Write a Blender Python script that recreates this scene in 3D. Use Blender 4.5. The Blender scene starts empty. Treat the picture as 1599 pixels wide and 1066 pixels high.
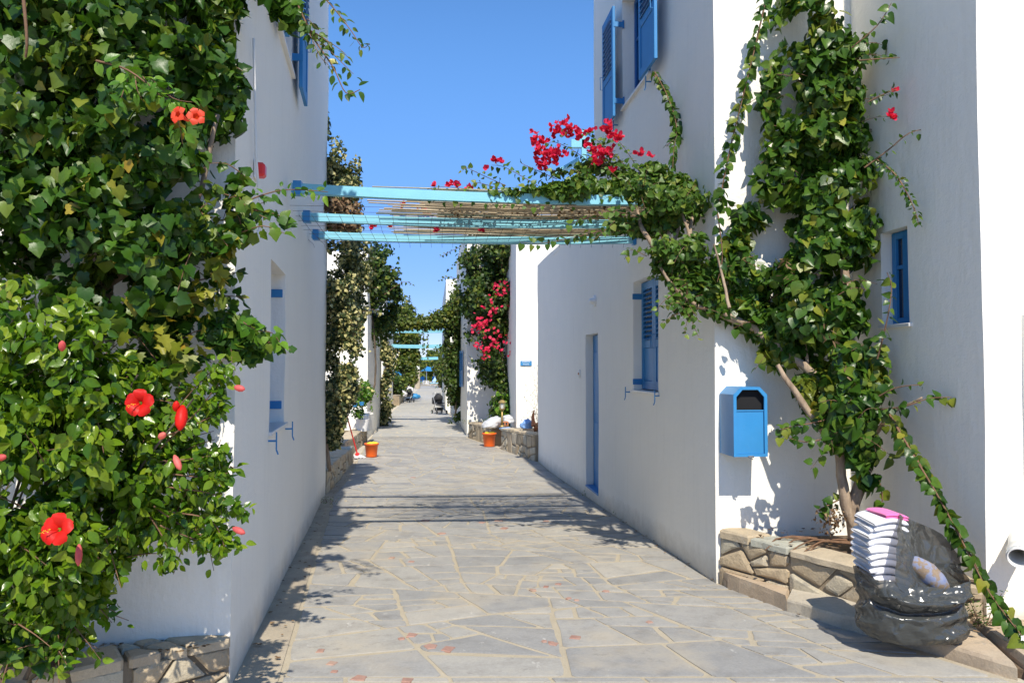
import bpy, math, random
import numpy as np
from mathutils import Vector, Matrix, noise

R = math.radians
random.seed(7); np.random.seed(7)
SC = bpy.context.scene
COL = SC.collection

# ------------------------------------------------------------------ camera, sky, sun, exposure
EYE = 1.6
PITCH = math.atan(39 / 1200)
cam_d = bpy.data.cameras.new("camera"); cam = bpy.data.objects.new("camera", cam_d); COL.objects.link(cam)
cam.location = (0, 0, EYE); cam.rotation_euler = (R(90) + PITCH, 0, 0)
cam_d.sensor_width = 36; cam_d.lens = 1200 / 1599 * 36
cam_d.clip_start = 0.05; cam_d.clip_end = 5000
SC.camera = cam

LDIR = Vector((-0.138, 1.0, -1.17)).normalized()          # the way the sunlight travels
S = -LDIR
world = bpy.data.worlds.new("World"); SC.world = world; world.use_nodes = True
wn = world.node_tree.nodes; wl = world.node_tree.links
sky = wn.new("ShaderNodeTexSky"); sky.sky_type = 'NISHITA'; sky.sun_disc = False
sky.sun_elevation = math.asin(S.z); sky.sun_rotation = math.atan2(S.x, S.y)
sky.altitude = 3800; sky.air_density = 1.0; sky.dust_density = 0.0; sky.ozone_density = 1.0
wn["Background"].inputs[1].default_value = 0.15
hs = wn.new("ShaderNodeHueSaturation"); hs.inputs["Saturation"].default_value = 1.22; hs.inputs["Value"].default_value = 1.0
wl.new(sky.outputs[0], hs.inputs["Color"])
# clear dry air: the horizon band of the sky model is toned down evenly all round
tcs = wn.new("ShaderNodeTexCoord"); sxs = wn.new("ShaderNodeSeparateXYZ"); wl.new(tcs.outputs["Generated"], sxs.inputs[0])
rps = wn.new("ShaderNodeValToRGB"); wl.new(sxs.outputs[2], rps.inputs[0]); rps.color_ramp.interpolation = 'EASE'
rps.color_ramp.elements[0].position = 0.0; rps.color_ramp.elements[0].color = (.34, .33, .44, 1)
rps.color_ramp.elements[1].position = .42; rps.color_ramp.elements[1].color = (1, 1, 1, 1)
mxs = wn.new("ShaderNodeMix"); mxs.data_type = 'RGBA'; mxs.blend_type = 'MULTIPLY'; mxs.inputs[0].default_value = 1
wl.new(hs.outputs[0], mxs.inputs[6]); wl.new(rps.outputs[0], mxs.inputs[7]); wl.new(mxs.outputs[2], wn["Background"].inputs[0])
sun_d = bpy.data.lights.new("sun", 'SUN'); sun = bpy.data.objects.new("sun", sun_d); COL.objects.link(sun)
sun_d.energy = 3.3; sun_d.angle = R(0.53); sun_d.color = (1.0, 0.925, 0.80)
sun.rotation_euler = LDIR.to_track_quat('-Z', 'Y').to_euler()
SC.view_settings.view_transform = 'Standard'; SC.view_settings.look = 'None'
SC.view_settings.exposure = 0.92; SC.view_settings.gamma = 1; SC.view_settings.use_curve_mapping = False
try:
    SC.cycles.max_bounces = 10; SC.cycles.diffuse_bounces = 6; SC.cycles.transparent_max_bounces = 12
except Exception: pass

# ------------------------------------------------------------------ helpers
CP, SP = math.cos(PITCH), math.sin(PITCH)
def U(px, py, Y):
    a = (px - 799.5) / 1200; b = (533 - py) / 1200
    dy = CP - b * SP; dz = SP + b * CP
    return Vector((a / dy * Y, Y, EYE + dz / dy * Y))
def lerp_tab(tab, v):
    if v <= tab[0][0]:
        a, b = tab[0], tab[1]
    elif v >= tab[-1][0]:
        a, b = tab[-2], tab[-1]
    else:
        for a, b in zip(tab, tab[1:]):
            if a[0] <= v <= b[0]: break
    return a[1] + (b[1] - a[1]) * (v - a[0]) / (b[0] - a[0])
GT = [(-6, .22), (0, 0), (10, -.367), (14, -.51), (16, -.565), (18, -.60), (25, -.67), (40, -.76), (85, -.82), (120, -.85), (200, -.85)]
def g(Y): return lerp_tab(GT, Y) if Y < 200 else -.85

def tag(o, label=None, cat=None, group=None, kind=None):
    if label: o["label"] = label
    if cat: o["category"] = cat
    if group: o["group"] = group
    if kind: o["kind"] = kind
    return o
def empty(name, loc, label=None, cat=None, group=None):
    o = bpy.data.objects.new(name, None); COL.objects.link(o); o.location = loc
    o.empty_display_size = .1
    return tag(o, label, cat, group)
def wloc(o):
    v = Vector((0, 0, 0))
    while o is not None:
        v += o.location; o = o.parent
    return v

class MB:
    def __init__(s): s.v = []; s.f = []; s.smooth = False
    def add(s, vs, fs):
        n = len(s.v); s.v += [tuple(v) for v in vs]; s.f += [tuple(i + n for i in f) for f in fs]; return s
    def box(s, c, sx, sy, sz, ax=None, ay=None, az=None):
        ax = Vector(ax or (1, 0, 0)); ay = Vector(ay or (0, 1, 0)); az = Vector(az or (0, 0, 1)); c = Vector(c)
        vs = [c + ax * (i * sx / 2) + ay * (j * sy / 2) + az * (k * sz / 2) for k in (-1, 1) for j in (-1, 1) for i in (-1, 1)]
        return s.add(vs, [(0, 2, 3, 1), (4, 5, 7, 6), (0, 1, 5, 4), (2, 6, 7, 3), (0, 4, 6, 2), (1, 3, 7, 5)])
    def bbox(s, c, sx, sy, sz, ax=None, ay=None, az=None, b=.006):      # box with bevelled edges
        ax = Vector(ax or (1, 0, 0)); ay = Vector(ay or (0, 1, 0)); az = Vector(az or (0, 0, 1)); c = Vector(c)
        b = min(b, sx / 3, sy / 3, sz / 3)
        vs = []
        for dx, dy, dz in ((0, 0, 0),):
            for k in (-1, 1):
                for j in (-1, 1):
                    for i in (-1, 1):
                        hx, hy, hz = sx / 2, sy / 2, sz / 2
                        vs.append(c + ax * i * hx + ay * j * (hy - b) + az * k * (hz - b))
                        vs.append(c + ax * i * (hx - b) + ay * j * hy + az * k * (hz - b))
                        vs.append(c + ax * i * (hx - b) + ay * j * (hy - b) + az * k * hz)
        def I(i, j, k, m): return ((k > 0) * 4 + (j > 0) * 2 + (i > 0)) * 3 + m
        F = []
        for i in (-1, 1): F.append([I(i, -1, -1, 0), I(i, 1, -1, 0), I(i, 1, 1, 0), I(i, -1, 1, 0)][::i])
        for j in (-1, 1): F.append([I(-1, j, -1, 1), I(1, j, -1, 1), I(1, j, 1, 1), I(-1, j, 1, 1)][::-j])
        for k in (-1, 1): F.append([I(-1, -1, k, 2), I(1, -1, k, 2), I(1, 1, k, 2), I(-1, 1, k, 2)][::k])
        for a in (-1, 1):
            for b2 in (-1, 1):
                F.append([I(a, b2, -1, 0), I(a, b2, 1, 0), I(a, b2, 1, 1), I(a, b2, -1, 1)][::-a * b2 or 1])
                F.append([I(a, -1, b2, 0), I(a, 1, b2, 0), I(a, 1, b2, 2), I(a, -1, b2, 2)][::a * b2 * -1])
                F.append([I(-1, a, b2, 1), I(1, a, b2, 1), I(1, a, b2, 2), I(-1, a, b2, 2)][::-1 if a * b2 > 0 else 1])
                for k in (-1, 1): pass
        for i in (-1, 1):
            for j in (-1, 1):
                for k in (-1, 1): F.append([I(i, j, k, 0), I(i, j, k, 1), I(i, j, k, 2)][::i * j * k])
        return s.add(vs, F)
    def tube(s, pts, rad, n=6, caps=True):
        pts = [Vector(p) for p in pts]
        if not hasattr(rad, '__len__'): rad = [rad] * len(pts)
        base = len(s.v); prev = None
        for i, p in enumerate(pts):
            d = (pts[min(i + 1, len(pts) - 1)] - pts[max(i - 1, 0)])
            d = d.normalized() if d.length > 1e-9 else Vector((0, 0, 1))
            if prev is None:
                a = d.cross(Vector((0, 0, 1)));
                if a.length < .05: a = d.cross(Vector((0, 1, 0)))
            else: a = prev - d * prev.dot(d)
            a.normalize(); prev = a; b = d.cross(a)
            for k in range(n):
                t = 2 * math.pi * k / n
                s.v.append(tuple(p + (a * math.cos(t) + b * math.sin(t)) * rad[i]))
        for i in range(len(pts) - 1):
            for k in range(n):
                q = base + i * n; k2 = (k + 1) % n
                s.f.append((q + k, q + k2, q + n + k2, q + n + k))
        if caps:
            s.f.append(tuple(base + k for k in range(n))[::-1])
            s.f.append(tuple(base + (len(pts) - 1) * n + k for k in range(n)))
        return s
    def cyl(s, p0, p1, r0, r1=None, n=12): return s.tube([p0, p1], [r0, r0 if r1 is None else r1], n)
    def lathe(s, c, prof, n=20, ax=(1, 0, 0), ay=(0, 1, 0), az=(0, 0, 1)):
        c = Vector(c); ax, ay, az = Vector(ax), Vector(ay), Vector(az); base = len(s.v)
        for r, z in prof:
            for k in range(n):
                t = 2 * math.pi * k / n
                s.v.append(tuple(c + ax * (r * math.cos(t)) + ay * (r * math.sin(t)) + az * z))
        for i in range(len(prof) - 1):
            for k in range(n):
                q = base + i * n; k2 = (k + 1) % n
                s.f.append((q + k, q + k2, q + n + k2, q + n + k))
        return s
    def prism(s, poly, off):                       # poly: 3D points, off: extrusion vector
        n = len(poly); off = Vector(off); a = [Vector(p) for p in poly]
        s.add(a + [p + off for p in a], [tuple(range(n))[::-1], tuple(range(n, 2 * n))] + [(i, (i + 1) % n, (i + 1) % n + n, i + n) for i in range(n)])
        return s
    def build(s, name, mat, parent=None, smooth=None, at=None):
        me = bpy.data.meshes.new(name)
        off = wloc(parent) if parent is not None else Vector(at or (0, 0, 0))
        vs = np.array(s.v, dtype=np.float64) - np.array(off)
        me.from_pydata([tuple(v) for v in vs], [], s.f)
        if smooth if smooth is not None else s.smooth: me.polygons.foreach_set("use_smooth", [True] * len(me.polygons))
        me.materials.append(mat)
        o = bpy.data.objects.new(name, me); COL.objects.link(o)
        if parent is not None: o.parent = parent
        else: o.location = off
        return o

# ------------------------------------------------------------------ materials
class NT:
    def __init__(s, name):
        s.m = bpy.data.materials.new(name); s.m.use_nodes = True; s.t = s.m.node_tree; s.n = s.t.nodes; s.l = s.t.links
        s.b = s.n["Principled BSDF"]; s.out = s.n["Material Output"]
    def N(s, t, **k):
        x = s.n.new(t)
        for a, v in k.items():
            if a in x.inputs.keys() if not hasattr(x, a) else False: x.inputs[a].default_value = v
            else: setattr(x, a, v)
        return x
    def noise(s, scale, detail=4, rough=.55, vec=None, sc=None):
        x = s.n.new("ShaderNodeTexNoise"); x.inputs["Scale"].default_value = scale; x.inputs["Detail"].default_value = detail; x.inputs["Roughness"].default_value = rough
        if vec is not None:
            if sc:
                mp = s.n.new("ShaderNodeMapping"); mp.inputs["Scale"].default_value = sc; s.l.new(vec, mp.inputs[0]); vec = mp.outputs[0]
            s.l.new(vec, x.inputs["Vector"])
        return x.outputs["Fac"]
    def pos(s): return s.n.new("ShaderNodeNewGeometry").outputs["Position"]
    def ramp(s, fac, stops, interp='LINEAR'):
        x = s.n.new("ShaderNodeValToRGB"); x.color_ramp.interpolation = interp
        e = x.color_ramp.elements
        while len(e) < len(stops): e.new(.5)
        for i, (p, c) in enumerate(stops):
            e[i].position = p; e[i].color = (*c, 1) if len(c) == 3 else c
        s.l.new(fac, x.inputs[0]); return x.outputs[0]
    def mix(s, fac, a, b, mode='MIX'):
        x = s.n.new("ShaderNodeMix"); x.data_type = 'RGBA'; x.blend_type = mode
        for v, i in ((fac, 0), (a, 6), (b, 7)):
            if isinstance(v, (int, float)): x.inputs[i].default_value = v
            elif isinstance(v, tuple): x.inputs[i].default_value = (*v, 1)
            else: s.l.new(v, x.inputs[i])
        return x.outputs[2]
    def math(s, op, a, b=0, clamp=False):
        x = s.n.new("ShaderNodeMath"); x.operation = op; x.use_clamp = clamp
        for i, v in enumerate((a, b)):
            if isinstance(v, (int, float)): x.inputs[i].default_value = v
            else: s.l.new(v, x.inputs[i])
        return x.outputs[0]
    def bump(s, h, strength=.3, dist=.01, nrm=None):
        x = s.n.new("ShaderNodeBump"); x.inputs["Strength"].default_value = strength; x.inputs["Distance"].default_value = dist
        s.l.new(h, x.inputs["Height"])
        if nrm is not None: s.l.new(nrm, x.inputs["Normal"])
        s.l.new(x.outputs[0], s.b.inputs["Normal"]); return x.outputs[0]
    def col(s, c):
        if isinstance(c, tuple): s.b.inputs["Base Color"].default_value = (*c, 1)
        else: s.l.new(c, s.b.inputs["Base Color"])
    def rnd(s):
        a = s.n.new("ShaderNodeObjectInfo").outputs["Random"]; b = s.n.new("ShaderNodeNewGeometry").outputs["Random Per Island"]
        return s.math('FRACT', s.math('ADD', a, b))
    def rough(s, v): s.b.inputs["Roughness"].default_value = v

def plain(name, c, rough=.6, var=.12, scale=12, bump=.0, metallic=0):
    n = NT(name); p = n.pos()
    f = n.noise(scale, 4, .6, p)
    n.col(n.mix(f, tuple(x * (1 - var) for x in c), tuple(min(1, x * (1 + var)) for x in c)))
    n.rough(rough); n.b.inputs["Metallic"].default_value = metallic
    if bump: n.bump(f, bump, .01)
    return n.m

def plaster(name, tint=(.89, .86, .775)):
    n = NT(name); p = n.pos()
    big = n.noise(.9, 5, .6, p); streak = n.noise(3, 5, .6, p, (4, 4, .35)); fine = n.noise(34, 5, .7, p); tr = n.noise(7, 4, .6, p, (1.6, 1.6, .5))
    c = n.mix(n.ramp(big, [(.3, (0, 0, 0)), (.75, (1, 1, 1))]), tuple(x * .955 for x in tint), tint)
    c = n.mix(n.ramp(streak, [(.52, (0, 0, 0)), (.85, (.38, .38, .38))]), c, tuple(x * .82 for x in (tint[0], tint[1] * .99, tint[2] * .95)))
    spot = n.noise(16, 6, .75, p, (1, 1, .45))
    c = n.mix(n.ramp(spot, [(.70, (0, 0, 0)), (.80, (.4, .4, .4))]), c, (.46, .44, .39))
    # splash-back dirt hugging the foot of the walls, with a ragged top
    sx = n.n.new("ShaderNodeSeparateXYZ"); n.l.new(p, sx.inputs[0])
    hgt = n.math('ADD', sx.outputs[2], n.math('MULTIPLY', sx.outputs[1], .036))
    dirt = n.math('SUBTRACT', n.math('ADD', .10, n.math('MULTIPLY', n.noise(5, 5, .7, p), .28)), hgt)
    c = n.mix(n.math('MULTIPLY', dirt, 3.2, True), c, (.50, .46, .38))
    n.col(c); n.rough(.85)
    h = n.math('ADD', n.math('MULTIPLY', tr, .8), n.math('MULTIPLY', fine, .30))
    rid = n.noise(2.6, 7, .7, p, (1, 1, 1.7)); h = n.math('ADD', h, n.math('MULTIPLY', rid, 1.2))
    n.bump(h, .5, .024)
    return n.m
M = {}
M['plaster'] = plaster('white_plaster')
def blue(name, c, rough=.42):
    n = NT(name); p = n.pos()
    f = n.noise(3, 5, .6, p); gr = n.noise(14, 5, .65, p, (1, 1, 6)); chip = n.noise(26, 6, .7, p)
    a = n.mix(f, tuple(x * .80 for x in c), tuple(min(1, x * 1.15 + .015) for x in c))
    a = n.mix(n.ramp(chip, [(.64, (0, 0, 0)), (.72, (.7, .7, .7))]), a, tuple(min(1, x * .6 + .12) for x in c))
    n.col(a); n.rough(rough); n.bump(gr, .22, .004); return n.m
M['blue'] = blue('blue_gloss_paint', (.020, .20, .47), .5)
M['bin'] = blue('bin_blue_paint', (.026, .225, .50), .36)
M['sky_blue'] = blue('pergola_light_blue_paint', (.20, .52, .64), .6)
M['deep_blue'] = blue('deep_blue_paint', (.012, .12, .36), .45)
M['void'] = plain('bin_shade_black', (.006, .006, .007), .9)  # near-black, stands in for the shade inside the bin opening
M['dark'] = plain('painted_hole_shade', (.02, .022, .025), .8)  # dark colour standing in for shade inside the brick cells
M['orange'] = plain('orange_plastic', (.78, .13, .015), .38, .06)
M['yellow'] = plain('yellow_cloth', (.75, .62, .03), .8, .2)
M['red'] = plain('red_plastic', (.72, .03, .03), .35, .08)
M['white'] = plain('white_enamel', (.78, .78, .77), .4, .05)
M['pvc'] = plain('white_drain_pipe', (.74, .73, .69), .45, .1, 5)
M['brass'] = plain('weathered_brass', (.36, .26, .09), .42, .25, 20, .2, .5)
M['black'] = plain('black_fabric', (.018, .018, .02), .75, .3)
M['grey'] = plain('charcoal_fabric', (.06, .062, .066), .8, .3)
M['rubber'] = plain('black_rubber', (.015, .015, .015), .6, .2)
M['steel'] = plain('grey_steel', (.35, .36, .38), .32, .15, 10, 0, .8)
M['wire'] = plain('rusty_wire', (.12, .075, .05), .7, .3, 10, 0, .3)
M['terracotta'] = plain('terracotta', (.45, .17, .075), .85, .2, 14, .2)
M['marble'] = plain('marble_sill', (.72, .70, .66), .4, .12, 9)
M['soil'] = plain('dry_soil', (.13, .088, .055), .95, .45, 26, .8)
M['reed'] = plain('dry_reed', (.42, .345, .23), .8, .35, 20)
M['lcloth'] = plain('light_blue_cloth', (.22, .40, .72), .85, .25, 25, .3)
M['towel'] = None
def towel(name, c):
    n = NT(name); p = n.pos(); f = n.noise(220, 3, .6, p); n.col(n.mix(n.noise(9, 3, .5, p), tuple(x * .93 for x in c), c)); n.rough(.95)
    n.b.inputs["Sheen Weight"].default_value = .3
    n.bump(f, .5, .003); return n.m
M['towel'] = towel('white_towelling', (.80, .80, .83)); M['pink'] = towel('pink_towelling', (.85, .16, .42))
def bark(name, a, b):
    n = NT(name); p = n.pos(); f = n.noise(16, 6, .65, p, (1, 1, .3)); f2 = n.noise(60, 4, .6, p)
    n.col(n.mix(n.ramp(f, [(.3, (0, 0, 0)), (.7, (1, 1, 1))]), a, b)); n.rough(.9)
    n.bump(n.math('ADD', f, n.math('MULTIPLY', f2, .4)), .7, .012); return n.m
M['bark'] = bark('vine_bark', (.15, .10, .065), (.42, .32, .22))
M['twig'] = bark('brown_twig', (.10, .055, .03), (.24, .13, .07))
M['bark_dark'] = bark('dark_bark', (.06, .045, .03), (.16, .12, .085))

def leafmat(name, stops, rough=.34, trans=.22, yellow=0.0, edge=None):
    n = NT(name); r = n.rnd()
    c = n.ramp(r, stops)
    p = n.pos()
    f = n.noise(26, 3, .6, p)
    c = n.mix(.55, c, n.ramp(f, [(.25, (.45, .45, .45)), (.75, (1, 1, 1))]), 'MULTIPLY')
    if yellow:
        yn = n.noise(2.2, 2, .5, p)
        k = n.ramp(n.math('ADD', yn, n.math('MULTIPLY', r, .25)), [(.72, (0, 0, 0)), (.84, (yellow, yellow, yellow))])
        c = n.mix(k, c, (.26, .22, .025))
    n.l.new(c, n.b.inputs["Base Color"]); n.rough(rough)
    n.b.inputs["Specular IOR Level"].default_value = .30
    n.bump(n.noise(70, 3, .6, p), .25, .004)
    tr = n.n.new("ShaderNodeBsdfTranslucent"); mx = n.n.new("ShaderNodeMixShader"); mx.inputs[0].default_value = trans
    br = n.mix(1.0, c, (1.5, 1.6, .6), 'MULTIPLY'); n.l.new(br, tr.inputs[0])
    n.l.new(n.b.outputs[0], mx.inputs[1]); n.l.new(tr.outputs[0], mx.inputs[2]); n.l.new(mx.outputs[0], n.out.inputs[0])
    return n.m
M['leaf_vine'] = leafmat('climber_leaf', [(0, (.018, .056, .007)), (.4, (.038, .105, .010)), (.8, (.070, .155, .012)), (.96, (.12, .20, .016)), (.99, (.22, .25, .03)), (1, (.32, .27, .03))], .38, .24, .2)
M['leaf_yellow'] = leafmat('yellowing_leaf', [(0, (.10, .15, .015)), (.4, (.19, .22, .02)), (.8, (.30, .28, .03)), (1, (.36, .24, .03))], .45, .25)
M['leaf_hib'] = leafmat('hibiscus_leaf', [(0, (.040, .105, .007)), (.4, (.088, .18, .009)), (.75, (.15, .25, .012)), (1, (.23, .31, .022))], .25, .28)
M['leaf_right'] = leafmat('broad_vine_leaf', [(0, (.024, .066, .009)), (.4, (.044, .11, .012)), (.75, (.075, .155, .016)), (.93, (.12, .20, .022)), (.985, (.20, .24, .03)), (1, (.36, .33, .03))], .33, .22, .35)
M['leaf_boug'] = leafmat('bougainvillea_leaf', [(0, (.040, .095, .014)), (.5, (.078, .160, .020)), (.85, (.13, .21, .026)), (1, (.22, .25, .04))], .42, .24)
M['leaf_ivy'] = leafmat('variegated_ivy_leaf', [(0, (.022, .040, .014)), (.3, (.045, .075, .026)), (.5, (.10, .13, .045)), (.66, (.40, .37, .14)), (1, (.62, .57, .27))], .45, .15)
M['leaf_dark'] = leafmat('far_climber_leaf', [(0, (.020, .045, .010)), (.5, (.045, .090, .014)), (.85, (.085, .14, .018)), (1, (.18, .20, .025))], .45, .2)
M['leaf_hedge'] = leafmat('hedge_leaf', [(0, (.035, .065, .010)), (.5, (.070, .115, .014)), (.85, (.13, .165, .018)), (1, (.22, .20, .03))], .5, .2)
M['leaf_bright'] = leafmat('bright_shrub_leaf', [(0, (.05, .14, .012)), (.6, (.10, .23, .018)), (1, (.19, .32, .03))], .35, .25)
M['leaf_olive'] = leafmat('olive_leaf', [(0, (.06, .085, .04)), (1, (.16, .18, .10))], .5, .15)
M['leaf_dead'] = leafmat('dead_leaf', [(0, (.09, .048, .024)), (.5, (.20, .12, .06)), (1, (.33, .23, .13))], .8, .12)
M['bract'] = leafmat('bougainvillea_bract', [(0, (.55, .010, .05)), (.5, (.72, .018, .085)), (1, (.85, .05, .14))], .6, .3)
M['petal'] = leafmat('hibiscus_petal', [(0, (.70, .010, .006)), (1, (.82, .022, .012))], .5, .3)
M['petal_orange'] = leafmat('trumpet_petal', [(0, (.82, .07, .025)), (1, (.86, .11, .05))], .5, .3)
M['bud'] = leafmat('flower_bud', [(0, (.75, .12, .12)), (1, (.85, .25, .2))], .5, .3)

def stone(name, stops, vein=.5, rough=.75, bump=.5, dist=.006):
    n = NT(name); p = n.pos(); r = n.rnd()
    c = n.ramp(r, stops)
    oi = n.n.new("ShaderNodeVectorMath"); oi.operation = 'ADD'; n.l.new(p, oi.inputs[0])
    cb = n.n.new("ShaderNodeCombineXYZ"); n.l.new(n.math('MULTIPLY', r, 20), cb.inputs[0]); n.l.new(n.math('MULTIPLY', r, 7), cb.inputs[1]); n.l.new(cb.outputs[0], oi.inputs[1])
    q = oi.outputs[0]
    f = n.noise(5, 7, .65, q); f2 = n.noise(60, 4, .7, q); v = n.noise(11, 8, .72, q, (1, .45, 1))
    c = n.mix(.75, c, n.ramp(f, [(.25, (.62, .60, .58)), (.5, (.95, .95, .95)), (.8, (1.15, 1.12, 1.05))]), 'MULTIPLY')
    c = n.mix(.35, c, n.ramp(f2, [(.3, (.6, .6, .6)), (.7, (1.15, 1.15, 1.15))]), 'MULTIPLY')
    c = n.mix(n.ramp(v, [(.62, (0, 0, 0)), (.72, (vein, vein, vein))]), c, (.56, .54, .49))
    st_ = n.noise(1.1, 6, .7, p); c = n.mix(n.ramp(st_, [(.50, (0, 0, 0)), (.66, (.5, .5, .5))]), c, (.44, .38, .28))
    ck = n.noise(7, 9, .8, q); c = n.mix(n.ramp(ck, [(.36, (.55, .55, .55)), (.43, (0, 0, 0))]), c, (.20, .185, .16))
    n.col(c); n.rough(rough)
    n.bump(n.math('ADD', f, n.math('MULTIPLY', f2, .35)), bump, dist)
    return n.m
M['slate'] = stone('slate_paving', [(0, (.285, .280, .265)), (.35, (.322, .313, .292)), (.7, (.345, .334, .308)), (.9, (.375, .358, .318)), (1, (.41, .385, .335))], .8, bump=.6)
M['red_stone'] = stone('red_chip', [(0, (.34, .18, .135)), (1, (.42, .26, .20))], .3)
M['wall_stone'] = stone('rubble_stone', [(0, (.40, .31, .20)), (.4, (.50, .40, .26)), (.7, (.43, .40, .31)), (1, (.58, .50, .36))], .4, .85, .9, .02)
M['cap_stone'] = stone('cap_stone', [(0, (.43, .35, .235)), (.5, (.52, .43, .30)), (.8, (.47, .37, .25)), (1, (.38, .39, .33))], .5, .85, .8, .015)
M['step_stone'] = stone('step_slab', [(0, (.44, .31, .205)), (.5, (.52, .43, .31)), (1, (.45, .42, .35))], .5, .85, .8, .012)
def mortar(name, a, b):
    n = NT(name); p = n.pos(); f = n.noise(3, 6, .65, p); f2 = n.noise(90, 3, .7, p)
    c = n.mix(n.ramp(f, [(.3, (0, 0, 0)), (.7, (1, 1, 1))]), a, b); c = n.mix(.4, c, n.ramp(f2, [(.3, (.7, .7, .7)), (.7, (1.15, 1.15, 1.15))]), 'MULTIPLY')
    n.col(c); n.rough(.92); n.bump(n.math('ADD', f2, f), .6, .006); return n.m
M['mortar'] = mortar('sandy_mortar', (.38, .325, .23), (.45, .39, .285))
M['gutter'] = mortar('concrete_gutter', (.31, .265, .20), (.48, .41, .30))
M['dark_mortar'] = mortar('wall_mortar', (.22, .175, .12), (.36, .29, .20))
M['ground'] = mortar('dusty_ground', (.46, .42, .34), (.56, .51, .42))
def farpath():
    n = NT('far_paving'); p = n.pos()
    v = n.n.new("ShaderNodeTexVoronoi"); v.feature = 'DISTANCE_TO_EDGE'; v.inputs["Scale"].default_value = 1.9
    v2 = n.n.new("ShaderNodeTexVoronoi"); v2.inputs["Scale"].default_value = 1.9
    for x in (v, v2): n.l.new(p, x.inputs["Vector"])
    c = n.ramp(v2.outputs["Color"], [(0, (.34, .345, .345)), (1, (.40, .395, .37))])
    c = n.mix(.6, c, n.ramp(n.noise(2, 5, .6, p), [(.3, (.75, .75, .75)), (.7, (1.1, 1.1, 1.1))]), 'MULTIPLY')
    n.col(n.mix(n.ramp(v.outputs["Distance"], [(.02, (1, 1, 1)), (.05, (0, 0, 0))]), c, (.50, .44, .33))); n.rough(.8); return n.m
M['far_path'] = farpath()
def glass(name, c):
    n = NT(name); n.col(c); n.rough(.05); n.b.inputs["Specular IOR Level"].default_value = .8; return n.m
M['glass'] = glass('window_glass', (.01, .02, .05))
def bagmat():
    n = NT('grey_bin_liner'); p = n.pos(); n.col((.062, .067, .064)); n.rough(.2); n.b.inputs["Specular IOR Level"].default_value = .75
    f = n.noise(9, 2, .4, p, (1, 1, .45)); f2 = n.noise(3.5, 3, .5, p); cr_ = n.n.new("ShaderNodeTexVoronoi"); cr_.feature = 'DISTANCE_TO_EDGE'; cr_.inputs["Scale"].default_value = 9
    dsp = n.n.new("ShaderNodeVectorMath"); dsp.operation = 'ADD'; n.l.new(p, dsp.inputs[0]); nz_ = n.n.new("ShaderNodeTexNoise"); nz_.inputs["Scale"].default_value = 5; n.l.new(p, nz_.inputs["Vector"])
    sc2 = n.n.new("ShaderNodeVectorMath"); sc2.operation = 'SCALE'; sc2.inputs[3].default_value = .22; n.l.new(nz_.outputs["Color"], sc2.inputs[0]); n.l.new(sc2.outputs[0], dsp.inputs[1]); n.l.new(dsp.outputs[0], cr_.inputs["Vector"])
    hh = n.math('ADD', n.math('ADD', n.math('MULTIPLY', f, .45), f2), n.math('MULTIPLY', cr_.outputs["Distance"], .9)); n.bump(hh, .9, .03)
    tr = n.n.new("ShaderNodeBsdfTransparent"); tr.inputs[0].default_value = (.62, .55, .46, 1)
    mx = n.n.new("ShaderNodeMixShader"); mx.inputs[0].default_value = .26
    n.l.new(n.b.outputs[0], mx.inputs[1]); n.l.new(tr.outputs[0], mx.inputs[2]); n.l.new(mx.outputs[0], n.out.inputs[0]); return n.m
M['bag'] = bagmat()
def thin(name, c, t):
    n = NT(name); n.col(c); n.rough(.3)
    tr = n.n.new("ShaderNodeBsdfTransparent"); mx = n.n.new("ShaderNodeMixShader"); mx.inputs[0].default_value = t
    n.l.new(n.b.outputs[0], mx.inputs[1]); n.l.new(tr.outputs[0], mx.inputs[2]); n.l.new(mx.outputs[0], n.out.inputs[0]); return n.m
M['clear_bag'] = thin('clear_plastic', (.75, .77, .8), .35)
M['skin'] = plain('skin', (.52, .27, .19), .6, .06)

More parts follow.
